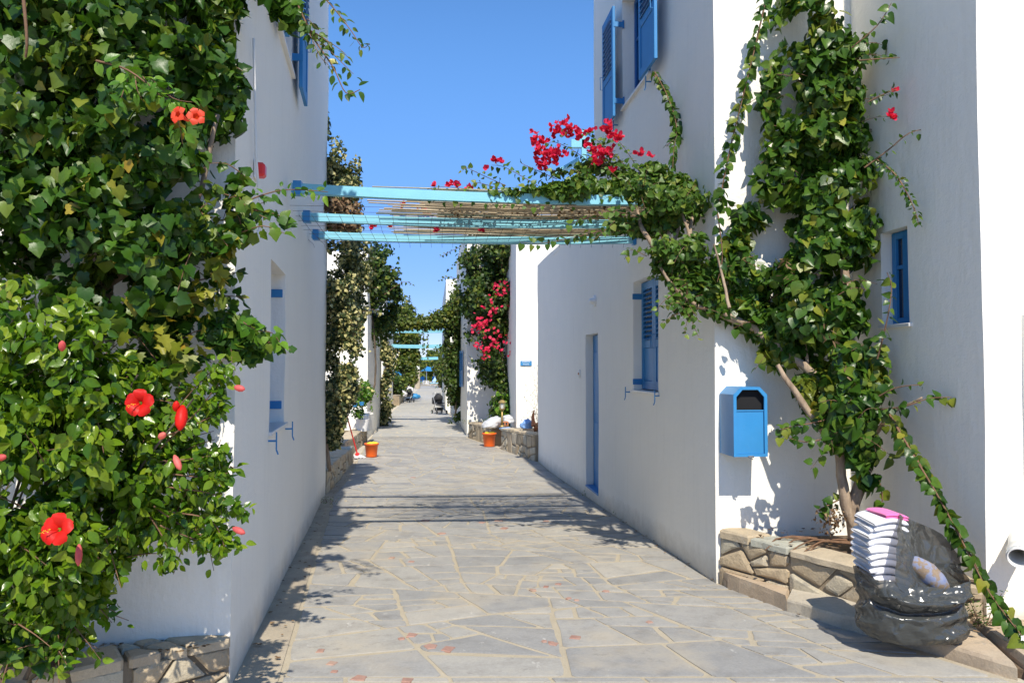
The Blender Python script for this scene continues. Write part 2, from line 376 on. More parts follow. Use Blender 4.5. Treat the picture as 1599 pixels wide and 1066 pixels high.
# ------------------------------------------------------------------ irregular stone partition (power diagram by clipping)
def clip(poly, nx, ny, d):                       # keep nx*x+ny*y <= d
    out = []
    for i in range(len(poly)):
        a, b = poly[i], poly[(i + 1) % len(poly)]
        da = nx * a[0] + ny * a[1] - d; db = nx * b[0] + ny * b[1] - d
        if da <= 0: out.append(a)
        if (da < 0 < db) or (db < 0 < da):
            t = da / (da - db); out.append((a[0] + (b[0] - a[0]) * t, a[1] + (b[1] - a[1]) * t))
    return out
def partition(W, H, r, gap, rng, weight=.3, aspect=1.0, edge=None):
    # broken-slab layout: pieces cut again and again along slightly skewed lines, then pulled in by half a joint
    def area(p): return abs(sum(p[k][0] * p[(k + 1) % len(p)][1] - p[(k + 1) % len(p)][0] * p[k][1] for k in range(len(p)))) / 2
    out = []
    def split(p, depth=0):
        ar = area(p); lim = r * r * aspect * rng.choice((.25, .5, .9, 1.5, 2.6))
        n = len(p); cx = sum(q[0] for q in p) / n; cy = sum(q[1] for q in p) / n
        xx = sum((q[0] - cx) ** 2 for q in p) / aspect ** 2; yy = sum((q[1] - cy) ** 2 for q in p); xy = sum((q[0] - cx) * (q[1] - cy) for q in p) / aspect
        el = max(xx, yy) / max(1e-9, min(xx, yy))
        if depth > 18 or (ar < lim and el < 7) or ar < (r * .42) ** 2: out.append((p, (cx, cy))); return
        best = None
        for _ in range(6):
            th = .5 * math.atan2(2 * xy, xx - yy) + rng.gauss(0, .70)       # main axis, skewed
            nx, ny = math.cos(th), math.sin(th); nx /= aspect; L = math.hypot(nx, ny); nx /= L; ny /= L
            dd = [nx * q[0] + ny * q[1] for q in p]; lo, hi = min(dd), max(dd); d = lo + (hi - lo) * rng.uniform(.34, .66)
            a, b = clip(p, nx, ny, d), clip(p, -nx, -ny, -d)
            if len(a) < 3 or len(b) < 3: continue
            def iso(w): return area(w) / max(1e-9, sum(math.hypot((w[k_][0] - w[k_ - 1][0]) / aspect, w[k_][1] - w[k_ - 1][1]) for k_ in range(len(w))) ** 2) * (.62 if len(w) == 3 else 1)
            sc_ = min(iso(a), iso(b)) + rng.uniform(0, .012)
            if best is None or sc_ > best[0]: best = (sc_, a, b)
        if best is None: out.append((p, (cx, cy))); return
        a, b = best[1:]
        split(a, depth + 1); split(b, depth + 1)
    # start from long chunks so that depth stays small
    k = 1; m = 1
    cuts = [0] + [H * i / k + rng.uniform(-.12, .12) * H / k for i in range(1, k)] + [H]; tl = [0] + [rng.uniform(-.25, .25) * r for _ in range(k - 1)] + [0]
    for i in range(k):
        for j in range(m):
            xa, xb = W * j / m, W * (j + 1) / m
            f = lambda i_, x: cuts[i_] + tl[i_] * (x / W - .5) * 2
            split([(xa, f(i, xa)), (xb, f(i, xb)), (xb, f(i + 1, xb)), (xa, f(i + 1, xa))])
    res = []
    for p, c in out:
        # orientation to get outward normals, then inset edge by edge
        sg = 1 if sum(p[k_][0] * p[(k_ + 1) % len(p)][1] - p[(k_ + 1) % len(p)][0] * p[k_][1] for k_ in range(len(p))) > 0 else -1
        q = p
        for a, b in zip(p, p[1:] + p[:1]):
            ex, ey = b[0] - a[0], b[1] - a[1]; L = math.hypot(ex, ey)
            if L < 1e-6: continue
            nx, ny = ey / L * sg, -ex / L * sg; q = clip(q, nx, ny, nx * a[0] + ny * a[1] - gap * rng.choice((.3, .4, .5, .5, .6, .95)))
            # a cut that leans a little, so joints widen and narrow
            tt = rng.gauss(0, .035); n2x, n2y = nx + ex / L * tt, ny + ey / L * tt
            if len(q) > 2: q = clip(q, n2x, n2y, n2x * (a[0] + b[0]) / 2 + n2y * (a[1] + b[1]) / 2 - gap * .35)
            if len(q) < 3: break
        if len(q) >= 3 and area(q) > (r * .16) ** 2: res.append((c, q))
    return res
def roughen(poly, rng, amp=.006, maxn=14):
    # drop tiny edges, cut the odd corner, add jittered mid points
    P = []
    for i, a in enumerate(poly):
        b = poly[(i + 1) % len(poly)]
        if math.hypot(b[0] - a[0], b[1] - a[1]) > .025: P.append(a)
    if len(P) < 3: return poly
    Q = []
    for i, a in enumerate(P):
        b = P[(i + 1) % len(P)]; pr = P[i - 1]
        l1 = math.hypot(b[0] - a[0], b[1] - a[1]); l0 = math.hypot(pr[0] - a[0], pr[1] - a[1])
        c = rng.uniform(.008, .03)
        if min(l0, l1) > .09:
            Q.append((a[0] + (pr[0] - a[0]) / l0 * c, a[1] + (pr[1] - a[1]) / l0 * c)); Q.append((a[0] + (b[0] - a[0]) / l1 * c, a[1] + (b[1] - a[1]) / l1 * c))
        else: Q.append(a)
        if l1 > .22 and len(Q) < maxn:
            nx, ny = (b[1] - a[1]) / l1, -(b[0] - a[0]) / l1; k = rng.uniform(-amp * 2.2, amp * .5); t = rng.uniform(.35, .65)
            Q.append((a[0] + (b[0] - a[0]) * t + nx * k, a[1] + (b[1] - a[1]) * t + ny * k))
    return Q
def stone_mb(poly, fn, h, cham, mb=None, rng=random, dome=0):
    # fn(u,v,w)->3D point; w is height over the bed
    mb = mb or MB(); n = len(poly); cx = sum(p[0] for p in poly) / n; cy = sum(p[1] for p in poly) / n
    R_ = max(.03, min(math.hypot(p[0] - cx, p[1] - cy) for p in poly)); s = max(.5, 1 - cham / R_)
    tx, ty = rng.uniform(-1, 1) * h * .15, rng.uniform(-1, 1) * h * .15
    vs = [fn(p[0], p[1], -.02) for p in poly] + [fn(p[0], p[1], h * .7) for p in poly]
    vs += [fn(cx + (p[0] - cx) * s, cy + (p[1] - cy) * s, h + ((p[0] - cx) * tx + (p[1] - cy) * ty) * 2) for p in poly] + [fn(cx, cy, h + dome)]
    fs = []
    for i in range(n):
        j = (i + 1) % n
        fs += [(i, j, n + j, n + i), (n + i, n + j, 2 * n + j, 2 * n + i), (2 * n + i, 2 * n + j, 3 * n)]
    mb.add(vs, fs); return mb

# ------------------------------------------------------------------ ground and path
XL = [(-2, .35), (1, -.68), (4.27, -1.28), (12.4, -2.86), (15, -3.15), (18.3, -3.66), (24, -4.42), (31, -5.2), (38, -6.0), (60, -8.1), (85, -10.2), (112, -13)]
XR = [(-2, 6.2), (1, 4.6), (4.27, 2.86), (5.2, 2.38), (6.64, 1.75), (18, .58), (24.6, -1.44), (31, -2.15), (38, -3.22), (60, -5.4), (85, -7.7), (112, -10)]
mb = MB(); ys = [-60, -6, 0, 10, 14, 16, 18, 25, 40, 85, 120, 200, 3000]
for y in ys:
    z = g(max(y, -6)) - .03 if y < 200 else -.88
    mb.add([(-3000, y, z), (3000, y, z)], [])
for i in range(len(ys) - 1): mb.f.append((2 * i, 2 * i + 1, 2 * i + 3, 2 * i + 2))
tag(mb.build('ground', M['ground']), kind='structure')
def strip(name, fa, fb, y0, y1, mat, dz, step=.5):
    mb = MB(); k = int((y1 - y0) / step) + 1
    for i in range(k + 1):
        y = y0 + (y1 - y0) * i / k; mb.add([(fa(y), y, g(y) + dz), (fb(y), y, g(y) + dz)], [])
    for i in range(k): mb.f.append((2 * i, 2 * i + 1, 2 * i + 3, 2 * i + 2))
    return mb
xl = lambda y: lerp_tab(XL, y); xr = lambda y: lerp_tab(XR, y)
YFAR = 25.0
path = tag(strip('path', lambda y: xl(y) - .02, lambda y: xr(y) + .05, -2, YFAR, None, -.010).build('path', M['mortar']), kind='structure')
tag(strip('far', lambda y: xl(y) - .02, lambda y: xr(y) + .05, YFAR, 112, None, -.004, 4).build('far_path', M['far_path']), kind='structure')
gut = tag(strip('gutter', lambda y: xl(y) - .45, lambda y: xl(y) - .015, -2, 18, None, -.003).build('concrete_gutter', M['gutter']), kind='structure')
rng = random.Random(11)
WP = 3.9
def pathfn(y0):
    def fn(u, v, w):
        Y = y0 + v; a, b = xl(Y), xr(Y); return (a + (b - a) * u / WP, Y, g(Y) - .010 + w)
    return fn
polys = []
ROWY = 4.36; ROWH = .085
for y0, y1 in ((1.2, ROWY - .005), (ROWY + ROWH, YFAR)):
    for p, poly in partition(WP, y1 - y0, .37, .026, rng, .42, 1.25): polys.append((y0 + p[1], y0, poly))
# the straight row of long narrow slates
u = 0.0
while u < WP:
    w = rng.uniform(.32, .62); u2 = min(u + w, WP)
    polys.append((ROWY - 3, ROWY, [(u + .012, .014), (u2 - .012, .014), (u2 - .012, ROWH - .014), (u + .012, ROWH - .014)])); u = u2
polys.sort(key=lambda t: abs(t[0] - 4.5) if t[0] < 4.2 else t[0] - 4.3)
far_mb = MB()
for i, (yy, y0, poly) in enumerate(polys):
    q = roughen(poly, rng) if y0 != ROWY else poly
    if i < 300: stone_mb(q, pathfn(y0), rng.uniform(.0045, .0075), .006, rng=rng).build('paving_stone', M['slate'], path)
    else: stone_mb(q, pathfn(y0), rng.uniform(.0045, .0075), .006, far_mb, rng)
if far_mb.v: tag(far_mb.build('paving_stone', M['slate'], path), kind='stuff')
# little red chips set in the joints
chips = [(1172, 790, 30), (700, 1012, 24), (672, 1008, 22), (642, 990, 20), (627, 996, 12), (518, 1034, 18), (522, 1047, 12), (500, 1015, 16), (560, 1058, 26), (636, 1060, 20),
         (642, 876, 12), (612, 870, 12), (690, 832, 14), (664, 812, 18), (752, 815, 14), (778, 812, 16), (787, 824, 16), (853, 813, 12), (832, 920, 12), (852, 915, 12), (872, 911, 12), (888, 933, 10), (900, 936, 10),
         (946, 922, 12), (865, 1004, 16), (850, 1000, 10), (898, 994, 20), (1014, 970, 12), (645, 745, 10), (860, 1002, 12)]
for px, py, w in chips:
    lo, hi = 3.0, 30.0
    for _ in range(40):
        mid = (lo + hi) / 2
        if U(px, py, mid).z > g(mid): lo = mid
        else: hi = mid
    c = U(px, py, lo); s = w * lo / 1200 / 2 * .82
    if not (xl(lo) + .05 < c.x < xr(lo) - .05): continue
    n = rng.choice((4, 4, 5)); poly = []
    for k in range(n):
        t = 2 * math.pi * (k + rng.uniform(-.2, .2)) / n + .6; poly.append((c.x + math.cos(t) * s * 1.25, lo + math.sin(t) * s * 1.5))
    stone_mb(poly, lambda u, v, w: (u, v, g(v) - .010 + w), .0115, .004, rng=rng).build('red_chip', M['red_stone'], path)

# ------------------------------------------------------------------ houses
def wob(v):
    a = noise.noise_vector(Vector(v) * .55) * .022 + noise.noise_vector(Vector(v) * 2.1 + Vector((9, 3, 1))) * .0045
    return Vector(v) + Vector((a.x, a.y, a.z * .4))
def panel(mb, p0, p1, z0, z1, holes=(), step=.3):
    p0 = Vector((*p0, 0)); p1 = Vector((*p1, 0)); d = p1 - p0; L = d.length; d /= L; nrm = Vector((d.y, -d.x, 0))
    def grid(a, b, cuts):
        k = max(1, int((b - a) / step)); xs = [a + (b - a) * i / k for i in range(k + 1)]
        for c in cuts:
            if a < c < b: xs = [x for x in xs if abs(x - c) > step * .3 or x in (a, b)] + [c]
        return sorted(set(xs))
    ss = grid(0, L, [h[i] for h in holes for i in (0, 1)]); zs = grid(z0, z1, [h[i] for h in holes for i in (2, 3)])
    idx = {}
    def V(s, z):
        if (s, z) not in idx:
            idx[(s, z)] = len(mb.v); mb.v.append(tuple(wob(p0 + d * s + Vector((0, 0, z)))))
        return idx[(s, z)]
    for i in range(len(ss) - 1):
        for j in range(len(zs) - 1):
            cs, cz = (ss[i] + ss[i + 1]) / 2, (zs[j] + zs[j + 1]) / 2
            if any(h[0] < cs < h[1] and h[2] < cz < h[3] for h in holes): continue
            mb.f.append((V(ss[i], zs[j]), V(ss[i + 1], zs[j]), V(ss[i + 1], zs[j + 1]), V(ss[i], zs[j + 1])))
    for s0, s1, za, zb, dep in holes:
        q = lambda s, z, w: wob(p0 + d * s + Vector((0, 0, z))) - nrm * w
        ins = -nrm * dep
        a = [s for s in ss if s0 - 1e-6 <= s <= s1 + 1e-6]; b = [z for z in zs if za - 1e-6 <= z <= zb + 1e-6]
        for lst in ([(s, za) for s in a], [(s1, z) for z in b], [(s, zb) for s in a[::-1]], [(s0, z) for z in b[::-1]]):
            for (sa, ya), (sb, yb) in zip(lst, lst[1:]):
                A, B = q(sa, ya, 0), q(sb, yb, 0)
                mb.add([A, B, B + ins, A + ins], [(0, 1, 2, 3)])
        mb.add([q(s0, za, dep), q(s1, za, dep), q(s1, zb, dep), q(s0, zb, dep)], [(0, 1, 2, 3)])
def frame_at(p0, p1, s, z):                      # point on a wall, wall dir, outward normal
    p0 = Vector((*p0, 0)); d = (Vector((*p1, 0)) - p0).normalized(); return p0 + d * s + Vector((0, 0, z)), d, Vector((d.y, -d.x, 0))
def house(name, faces, roof, z1, label, cat='house', step=.3, base=None, group=None):
    b = base or (*faces[0][0], 0)
    root = empty(name, b, label, cat, group)
    mb = MB()
    for f in faces: panel(mb, f[0], f[1], f[2], f[3], f[4] if len(f) > 4 else (), step)
    mb.build('wall', M['plaster'], root, smooth=True)
    if roof:
        m2 = MB(); m2.prism([(x, y, z1 - .12) for x, y in roof], (0, 0, .1)); m2.build('roof', M['plaster'], root)
    return root
def shutter(root, o, u, n, w, z0, z1, mat, hook=True, nslat=11, label=None):
    # o: hinge foot (x,y), u: unit dir along the leaf, n: unit normal of its shown face
    o = Vector((o[0], o[1], 0)); u = Vector(u).normalized(); n = Vector(n).normalized(); H = z1 - z0; t = .036; st = .075
    mb = MB()
    P = lambda s, z, k=0: o + u * s + n * k + Vector((0, 0, z))
    mb.bbox(P(st / 2, (z0 + z1) / 2), st, t, H, u, n, b=.004); mb.bbox(P(w - st / 2, (z0 + z1) / 2), st, t, H, u, n, b=.004)
    zm = z0 + H * .42
    for zc, hh in ((z0 + .05, .10), (zm, .09), (z1 - .045, .09)): mb.bbox(P(w / 2, zc), w - 2 * st + .002, t * .92, hh, u, n, b=.003)
    fr = mb.build('shutter', mat, root)
    if label: fr['label'] = label
    MB().bbox(P(w / 2, (z0 + .1 + zm - .045) / 2), w - 2 * st - .004, t * .4, zm - .045 - z0 - .1 - .004, u, n, b=.004).build('panel', mat, fr)
    za, zb = zm + .045, z1 - .09; ns = nslat
    for i in range(ns):
        zc = za + (zb - za) * (i + .5) / ns
        az = (Vector((0, 0, 1)) * .62 - n * .78).normalized()
        MB().box(P(w / 2, zc), w - 2 * st - .004, .006, (zb - za) / ns * 1.35, u, u.cross(az), az).build('louvre_slat', mat, fr)
    if hook:
        MB().tube([P(w - .03, z0 + H * .38, t / 2), P(w - .03, z0 + H * .38, t / 2 + .03), P(w - .03, z0 + H * .5, t / 2 + .035), P(w - .03, z0 + H * .5, t / 2)], .005, 5).build('latch', mat, fr)
    return fr
def hook(root, p, n, mat):
    p = Vector(p); n = Vector(n); mb = MB()
    mb.tube([p, p + n * .06], .008, 6); mb.bbox(p + n * .062, .018, .010, .13, n.cross(Vector((0, 0, 1))), n, b=.003); mb.tube([p + n * .062 + Vector((0, 0, -.065)), p + n * .075 + Vector((0, 0, -.10))], .006, 5)
    mb.build('shutter_catch', mat, root)
def bracket(root, p, u, n, mat):
    mb = MB(); p = Vector(p)
    mb.bbox(p, .13, .012, .07, u, n, b=.003); mb.tube([p + Vector(u) * .065 + Vector((0, 0, -.05)), p + Vector(u) * .065 + Vector((0, 0, .05))], .013, 8)
    mb.build('hinge', mat, root)
def sill(root, p0, p1, s0, s1, z, mat, out=.035, dep=.2):
    c, d, n = frame_at(p0, p1, (s0 + s1) / 2, z)
    MB().bbox(c + n * (out - (dep + out) / 2) + Vector((0, 0, -.012)), (s1 - s0) + .06, dep + out, .03, d, n, b=.004).build('sill', mat, root)
def window(root, p0, p1, s0, s1, z0, z1, dep, mat):
    c, d, n = frame_at(p0, p1, (s0 + s1) / 2, (z0 + z1) / 2); c = c - n * (dep - .05); w = s1 - s0; h = z1 - z0; k = .055
    mb = MB()
    for sgn in (-1, 1):
        mb.bbox(c + d * sgn * (w / 2 - k / 2), k, .045, h, d, n, b=.003); mb.bbox(c + Vector((0, 0, sgn * (h / 2 - k / 2))), w - 2 * k, .042, k, d, n, b=.003)
    mb.bbox(c, k * 1.3, .043, h - 2 * k, d, n, b=.003)
    wf = mb.build('window', mat, root)
    for sgn in (-1, 1):
        MB().box(c + d * sgn * (w / 4) - n * .006, w / 2 - k * 1.6, .006, h - 2 * k, d, n).build('pane', M['glass'], wf)
        MB().bbox(c + d * sgn * (w / 4) + Vector((0, 0, h * .12)), w / 2 - k * 1.7, .03, .03, d, n, b=.002).build('glazing_bar', mat, wf)
    return wf

# --- near left house
A = (-1.55, 4.27); B = (-3.0, 12.4)
LA = (-1.55 - .984 * 6, 4.27 - .178 * 6); LB = (B[0] - .984 * 6, B[1] - .178 * 6)
k = 1 / .984                                     # distance along the alley wall per metre of Y
sY = lambda y: (y - 4.27) * math.hypot(1.45, 8.13) / 8.13
HL = [(sY(5.75), sY(6.75), EYE - .49, EYE + .805, .24), (sY(6.05), sY(7.1), EYE + 2.72, EYE + 4.05, .24)]
hl = house('white_house', [(LA, A, -.2, 7.6), (A, B, -.8, 7.6, HL), (B, LB, -.8, 7.6), (LB, LA, -.8, 7.6)], [LA, A, B, LB], 7.6,
           'tall white house at the left, hibiscus and leafy vine over its sunlit front', base=(-3, 6, 0))
_, dL, nL = frame_at(A, B, 0, 0)
for i, h in enumerate(HL):
    sill(hl, A, B, h[0], h[1], h[2], M['marble'], .03, .2); window(hl, A, B, h[0], h[1], h[2], h[3], .24, M['blue'])
for z in (EYE - .335, EYE + .64):
    c, d, n = frame_at(A, B, HL[0][1] - .012, z)
    bracket(hl, c - n * .09, -n, d, M['blue'])
for s in (HL[0][0] - .05, HL[0][1] + .06):
    c, d, n = frame_at(A, B, s, EYE - .55); hook(hl, c, n, M['blue'])
c, d, n = frame_at(A, B, HL[1][1] + .02, 0)
fs = shutter(hl, (c + n * .075).to_2d(), d, n, .55, EYE + 2.62, EYE + 4.05, M['blue'], label='open blue shutter of the upper window')
bracket(hl, (c + n * .03).to_2d().to_3d() + Vector((0, 0, EYE + 2.9)), -n, d, M['blue'])
c, d, n = frame_at(A, B, HL[1][0] - .02, 0)
shutter(hl, (c + n * .075).to_2d(), -d, n, .55, EYE + 2.62, EYE + 4.05, M['blue'])

# --- right tower house with its low wing
C = (1.76, 6.64); D = (.60, 18.0); E = (3.02, 6.77); Fp = (3.18, 5.19)
dirR = (Vector(C) - Vector(D)).normalized(); LR = (Vector(C) - Vector(D)).length
sR = lambda y: (18.0 - y) * LR / (18.0 - 6.64)
TW = 11.6; T2 = tuple(Vector(D) + dirR * sR(TW)); zW = EYE + 2.37; zT = 8.2
wlow = (sR(9.36), sR(8.30), EYE - .285, EYE + 1.02, .20); wup = (sR(9.81) - sR(TW), sR(8.57) - sR(TW), EYE + 3.32, EYE + 4.72, .22)
doorh = (sR(12.3), sR(11.36), -.30, EYE + .50, .2)
EB = (E[0] + .102 * -9, E[1] + .995 * 9)
nR = Vector((dirR.y, -dirR.x, 0))
perp = Vector((.995, .102))
backT = tuple(Vector(T2) + perp * 5); backD = tuple(Vector(D) + perp * 5); backC = tuple(Vector(C) + perp * 5)
hr = house('white_house', [(D, C, -.9, zW, [wlow, doorh]), (T2, C, zW, zT, [wup]), (C, backC, -.6, zT), (backT, T2, zW, zT), (backD, D, -.9, zW)],
           [T2, C, backC, backT], zT, 'white two-storey house at the right with blue door and louvred shutters on its shaded side', base=(2.5, 9, 0))
m2 = MB(); m2.prism([(D[0], D[1], zW - .1), (T2[0], T2[1], zW - .1), (backT[0], backT[1], zW - .1), (backD[0], backD[1], zW - .1)], (0, 0, .09)); m2.build('roof_terrace', M['plaster'], hr)
sill(hr, D, C, wlow[0], wlow[1], wlow[2], M['marble'], .03, .19)
sill(hr, T2, C, wup[0], wup[1], wup[2], M['marble'], .035, .2)
window(hr, T2, C, wup[0], wup[1], wup[2], wup[3], .22, M['deep_blue'])
# lower window: closed louvred pair set back in the opening
c, d, n = frame_at(D, C, wlow[0], 0); ww = (wlow[1] - wlow[0])
shutter(hr, (c - n * .115 + d * .006).to_2d(), d, n, ww / 2 - .008, wlow[2] + .015, wlow[3] - .01, M['blue'])
c2, _, _ = frame_at(D, C, wlow[1], 0)
shutter(hr, (c2 - n * .115 - d * .006).to_2d(), -d, n, ww / 2 - .008, wlow[2] + .015, wlow[3] - .01, M['blue'], label='nearer leaf of the closed louvred shutter pair')
for z in (wlow[2] + .10, wlow[3] - .17):
    cc, _, _ = frame_at(D, C, wlow[0] + .012, z); bracket(hr, cc - n * .05, -n, d, M['blue'])
for s in (wlow[0] - .17, wlow[1] + .03):
    cc, _, _ = frame_at(D, C, s, wlow[2] - .03); hook(hr, cc, n, M['blue'])
# upper window: both leaves folded back on the wall
c, d, n = frame_at(T2, C, wup[0], 0)
shutter(hr, (c + n * .12).to_2d(), -d, n, .62, EYE + 3.22, EYE + 4.66, M['blue'], label='far leaf of the open upper shutters, folded on the wall')
c2, _, _ = frame_at(T2, C, wup[1], 0)
shutter(hr, (c2 + n * .12).to_2d(), d, n, .62, EYE + 3.22, EYE + 4.66, M['blue'], label='near leaf of the open upper shutters, folded on the wall')
for cc in (c, c2):
    for z in (EYE + 3.42, EYE + 4.42):
        bracket(hr, cc.to_2d().to_3d() + n * .06 + Vector((0, 0, z)), -n, d, M['blue'])
for s in (wup[0] - .3, wup[1] + .02):
    cc, _, _ = frame_at(T2, C, s, EYE + 3.2); hook(hr, cc, n, M['blue'])
# door
c, d, n = frame_at(D, C, (doorh[0] + doorh[1]) / 2, (doorh[2] + doorh[3]) / 2)
dw, dh = doorh[1] - doorh[0], doorh[3] - doorh[2]
dm = MB().bbox(c - n * .135, dw - .02, .04, dh - .02, d, n, b=.004).build('door', M['blue'], hr)
for zz, hh in ((-.55, .75), (.45, .95)):
    MB().bbox(c - n * .112 + Vector((0, 0, zz)), dw - .26, .018, hh, d, n, b=.008).build('door_panel', M['blue'], dm)
MB().tube([c - n * .115 + d * .36, c - n * .06 + d * .36, c - n * .06 + d * .25], .01, 6).build('handle', M['steel'], dm)
MB().bbox(frame_at(D, C, (doorh[0] + doorh[1]) / 2, doorh[2] + .012)[0] - n * .06, dw - .01, .15, .03, d, n, b=.005).build('threshold', M['blue'], hr)
# wall lamp, door bell
p, d, n = frame_at(D, C, sR(11.55), EYE + .985)
t = empty('wall_lamp', p, 'small white bulkhead wall lamp above the blue door', 'lamp')
MB().lathe(p, [(0, 0), (.085, 0), (.085, .03), (.07, .035), (0, .036)], 16, d, (0, 0, 1), n).build('base', M['white'], t)
MB().lathe(p + n * .03, [(.07, 0), (.068, .03), (.05, .06), (.02, .073), (0, .075)], 16, d * 1.25, Vector((0, 0, .7)), n).build('glass_cover', M['white'], t, smooth=True)
p, d, n = frame_at(D, C, sR(12.75), EYE - .12)
t = empty('door_bell', p, 'cream oval bell box on the wall beside the blue door', 'bell')
MB().lathe(p, [(0, 0), (.055, 0), (.055, .02), (.04, .03), (0, .031)], 14, d * .8, (0, 0, 1.3), n).build('backplate', M['pvc'], t, smooth=False)
MB().lathe(p + n * .03, [(.02, 0), (.018, .012), (0, .013)], 10, d, (0, 0, 1), n).build('button', M['terracotta'], t)

# --- near right house (small window in its shaded side)
w2 = None
dE = (Vector(Fp) - Vector(E)); LE = dE.length
# window between px 1392 and 1422
ns0, ns1 = .36, .62
F2 = tuple(Vector(Fp) + perp * 6); E2 = tuple(Vector(E) + perp * 5.8)
def s_on(px):
    a = (px - 799.5) / 1200; d = dE / LE
    # E.x + d.x s = a (E.y + d.y s)
    return (a * E[1] - E[0]) / (d.x - a * d.y)
s0, s1 = s_on(1381), s_on(1423)
yy0 = E[1] + dE.y / LE * s0; yy1 = E[1] + dE.y / LE * s1
zs = (U(1381, 509, yy0).z + U(1424, 504, yy1).z) / 2; zt = (U(1368, 362, yy0).z + U(1420, 355, yy1).z) / 2
hn = house('white_house', [(E, Fp, -.4, zT, [(s0, s1, zs, zt, .16)]), (Fp, F2, -.4, zT), (F2, E2, -.4, zT)], [E, Fp, F2, E2], zT,
           'white house wall at the right edge with a small deep blue window behind the vine', base=(4.5, 5.5, 0))
sill(hn, E, Fp, s0, s1, zs, M['marble'], .035, .12)
window(hn, E, Fp, s0, s1, zs + .004, zt - .004, .15, M['blue'])
# arched porch pier at the frame's right edge: its shaded flank shows as a sliver
pr = Vector((3.18, 5.19)) + perp * .42
porch = empty('porch_wall', (4.0, 4.9, 0), 'white porch wall cut by the right edge of the view', 'wall')
mbp = MB(); base2 = Vector((U(1591, 600, 5.15).x, 5.15)); ff = Vector((dirR.x, dirR.y)) * .5
prof = [(-.35, 0), (1.75, -.006), (2.0, .02), (2.25, .1), (2.45, .22), (2.6, .4), (4.0, 2.0)]
panel(mbp, (base2.x + .06, 5.24), (base2.x + .12, 4.75), -.35, 1.95); panel(mbp, (base2.x + .12, 4.75), (base2.x + 2.5, 5.0), -.35, 1.95)
mbp.build('wall', M['plaster'], porch, smooth=True)

# --- houses further down the alley
def simple_house(corner, Yfar, left, z1, label, group='white houses along the alley', holes=(), w=6, dx=-.1025):
    cx, cy = corner; fx = cx + dx * (Yfar - cy)
    if left:
        a, b = (cx, cy), (fx, Yfar); p = (cx - w, cy - .1 * w); q = (fx - w, Yfar - .1 * w)
        faces = [(p, a, -1.0, z1), (a, b, -1.0, z1, holes), (b, q, -1.0, z1)]; roof = [p, a, b, q]
    else:
        a, b = (fx, Yfar), (cx, cy); p = (cx + w, cy + .1 * w); q = (fx + w, Yfar + .1 * w)
        faces = [(a, b, -1.0, z1, holes), (b, p, -1.0, z1), (q, a, -1.0, z1)]; roof = [a, b, p, q]
    return house('white_house', faces, roof, z1, label, step=1.2, base=(cx, cy, g(cy)), group=group), a, b
h2, a2, b2 = simple_house((-4.52, 24), 30.6, True, 5.2, 'white house beyond the near left one, potted shrub at its corner')
h3, a3, b3 = simple_house((-6.35, 38), 47, True, 6.6, 'white house with blue shutters beyond the first leafy arch on the left')
h4, a4, b4 = simple_house((-8.75, 62), 76, True, 2.6, 'low white house with a blue door beside the bushy tree')
r3, c3, d3 = simple_house((-1.46, 25), 36.5, False, 6.55, 'white house behind the red flowered climber, with a blue shutter', w=8)
r3b, c3b, d3b = simple_house((.12, 21.5), 24.9, False, 5.85, 'narrow white house front bearing a small blue sign', w=7)
r4, c4, d4 = simple_house((-3.45, 40), 56, False, 6.15, 'white house behind the ivy-clad pillar, far along the right side')
r5, c5, d5 = simple_house((-5.75, 66), 86, False, 3.2, 'distant white house low down at the right end of the alley')
def wall_shutter(root, a, b, px, Y, y0, y1, w, left):
    p, d, n = frame_at(a, b, 0, 0); s = abs(Y - a[1]) / abs(b[1] - a[1]) * (Vector(b) - Vector(a)).length
    q = p + d * s + n * .05
    return shutter(root, q.to_2d(), d, n, w, U(px, y1, Y).z, U(px, y0, Y).z, M['blue'], hook=False, nslat=8)
wall_shutter(r3, c3, d3, 722, 30.2, 548, 603, .8, False); wall_shutter(r3, c3, d3, 722, 28.6, 548, 603, .8, False)
wall_shutter(h3, a3, b3, 612, 40.5, 565, 598, 1.0, True); wall_shutter(h3, a3, b3, 612, 43.0, 565, 598, 1.0, True); wall_shutter(h3, a3, b3, 612, 41.5, 470, 487, 1.2, True)
MB().bbox((-9.35, 61.25, EYE - 1.35), 1.1, .08, 2.0, (.995, .1, 0), (-.1, .995, 0), b=.01).build('door', M['bin'], h4)
wall_shutter(r4, c4, d4, 700, 47, 545, 585, 1.1, False)
# white gate pier at the alley's end, grey below
t = empty('gate_pier', (U(652, 600, 85).x, 85, g(85)), 'white pier with a darker lower half at the far end of the alley', 'pier')
pc = U(652, 600, 85)
MB().bbox((pc.x, 85, 2.9), .42, .42, 3.3, b=.02).build('shaft', M['plaster'], t); MB().bbox((pc.x + .02, 85, .22), .5, .5, 2.1, b=.02).build('plinth', M['gutter'], t)

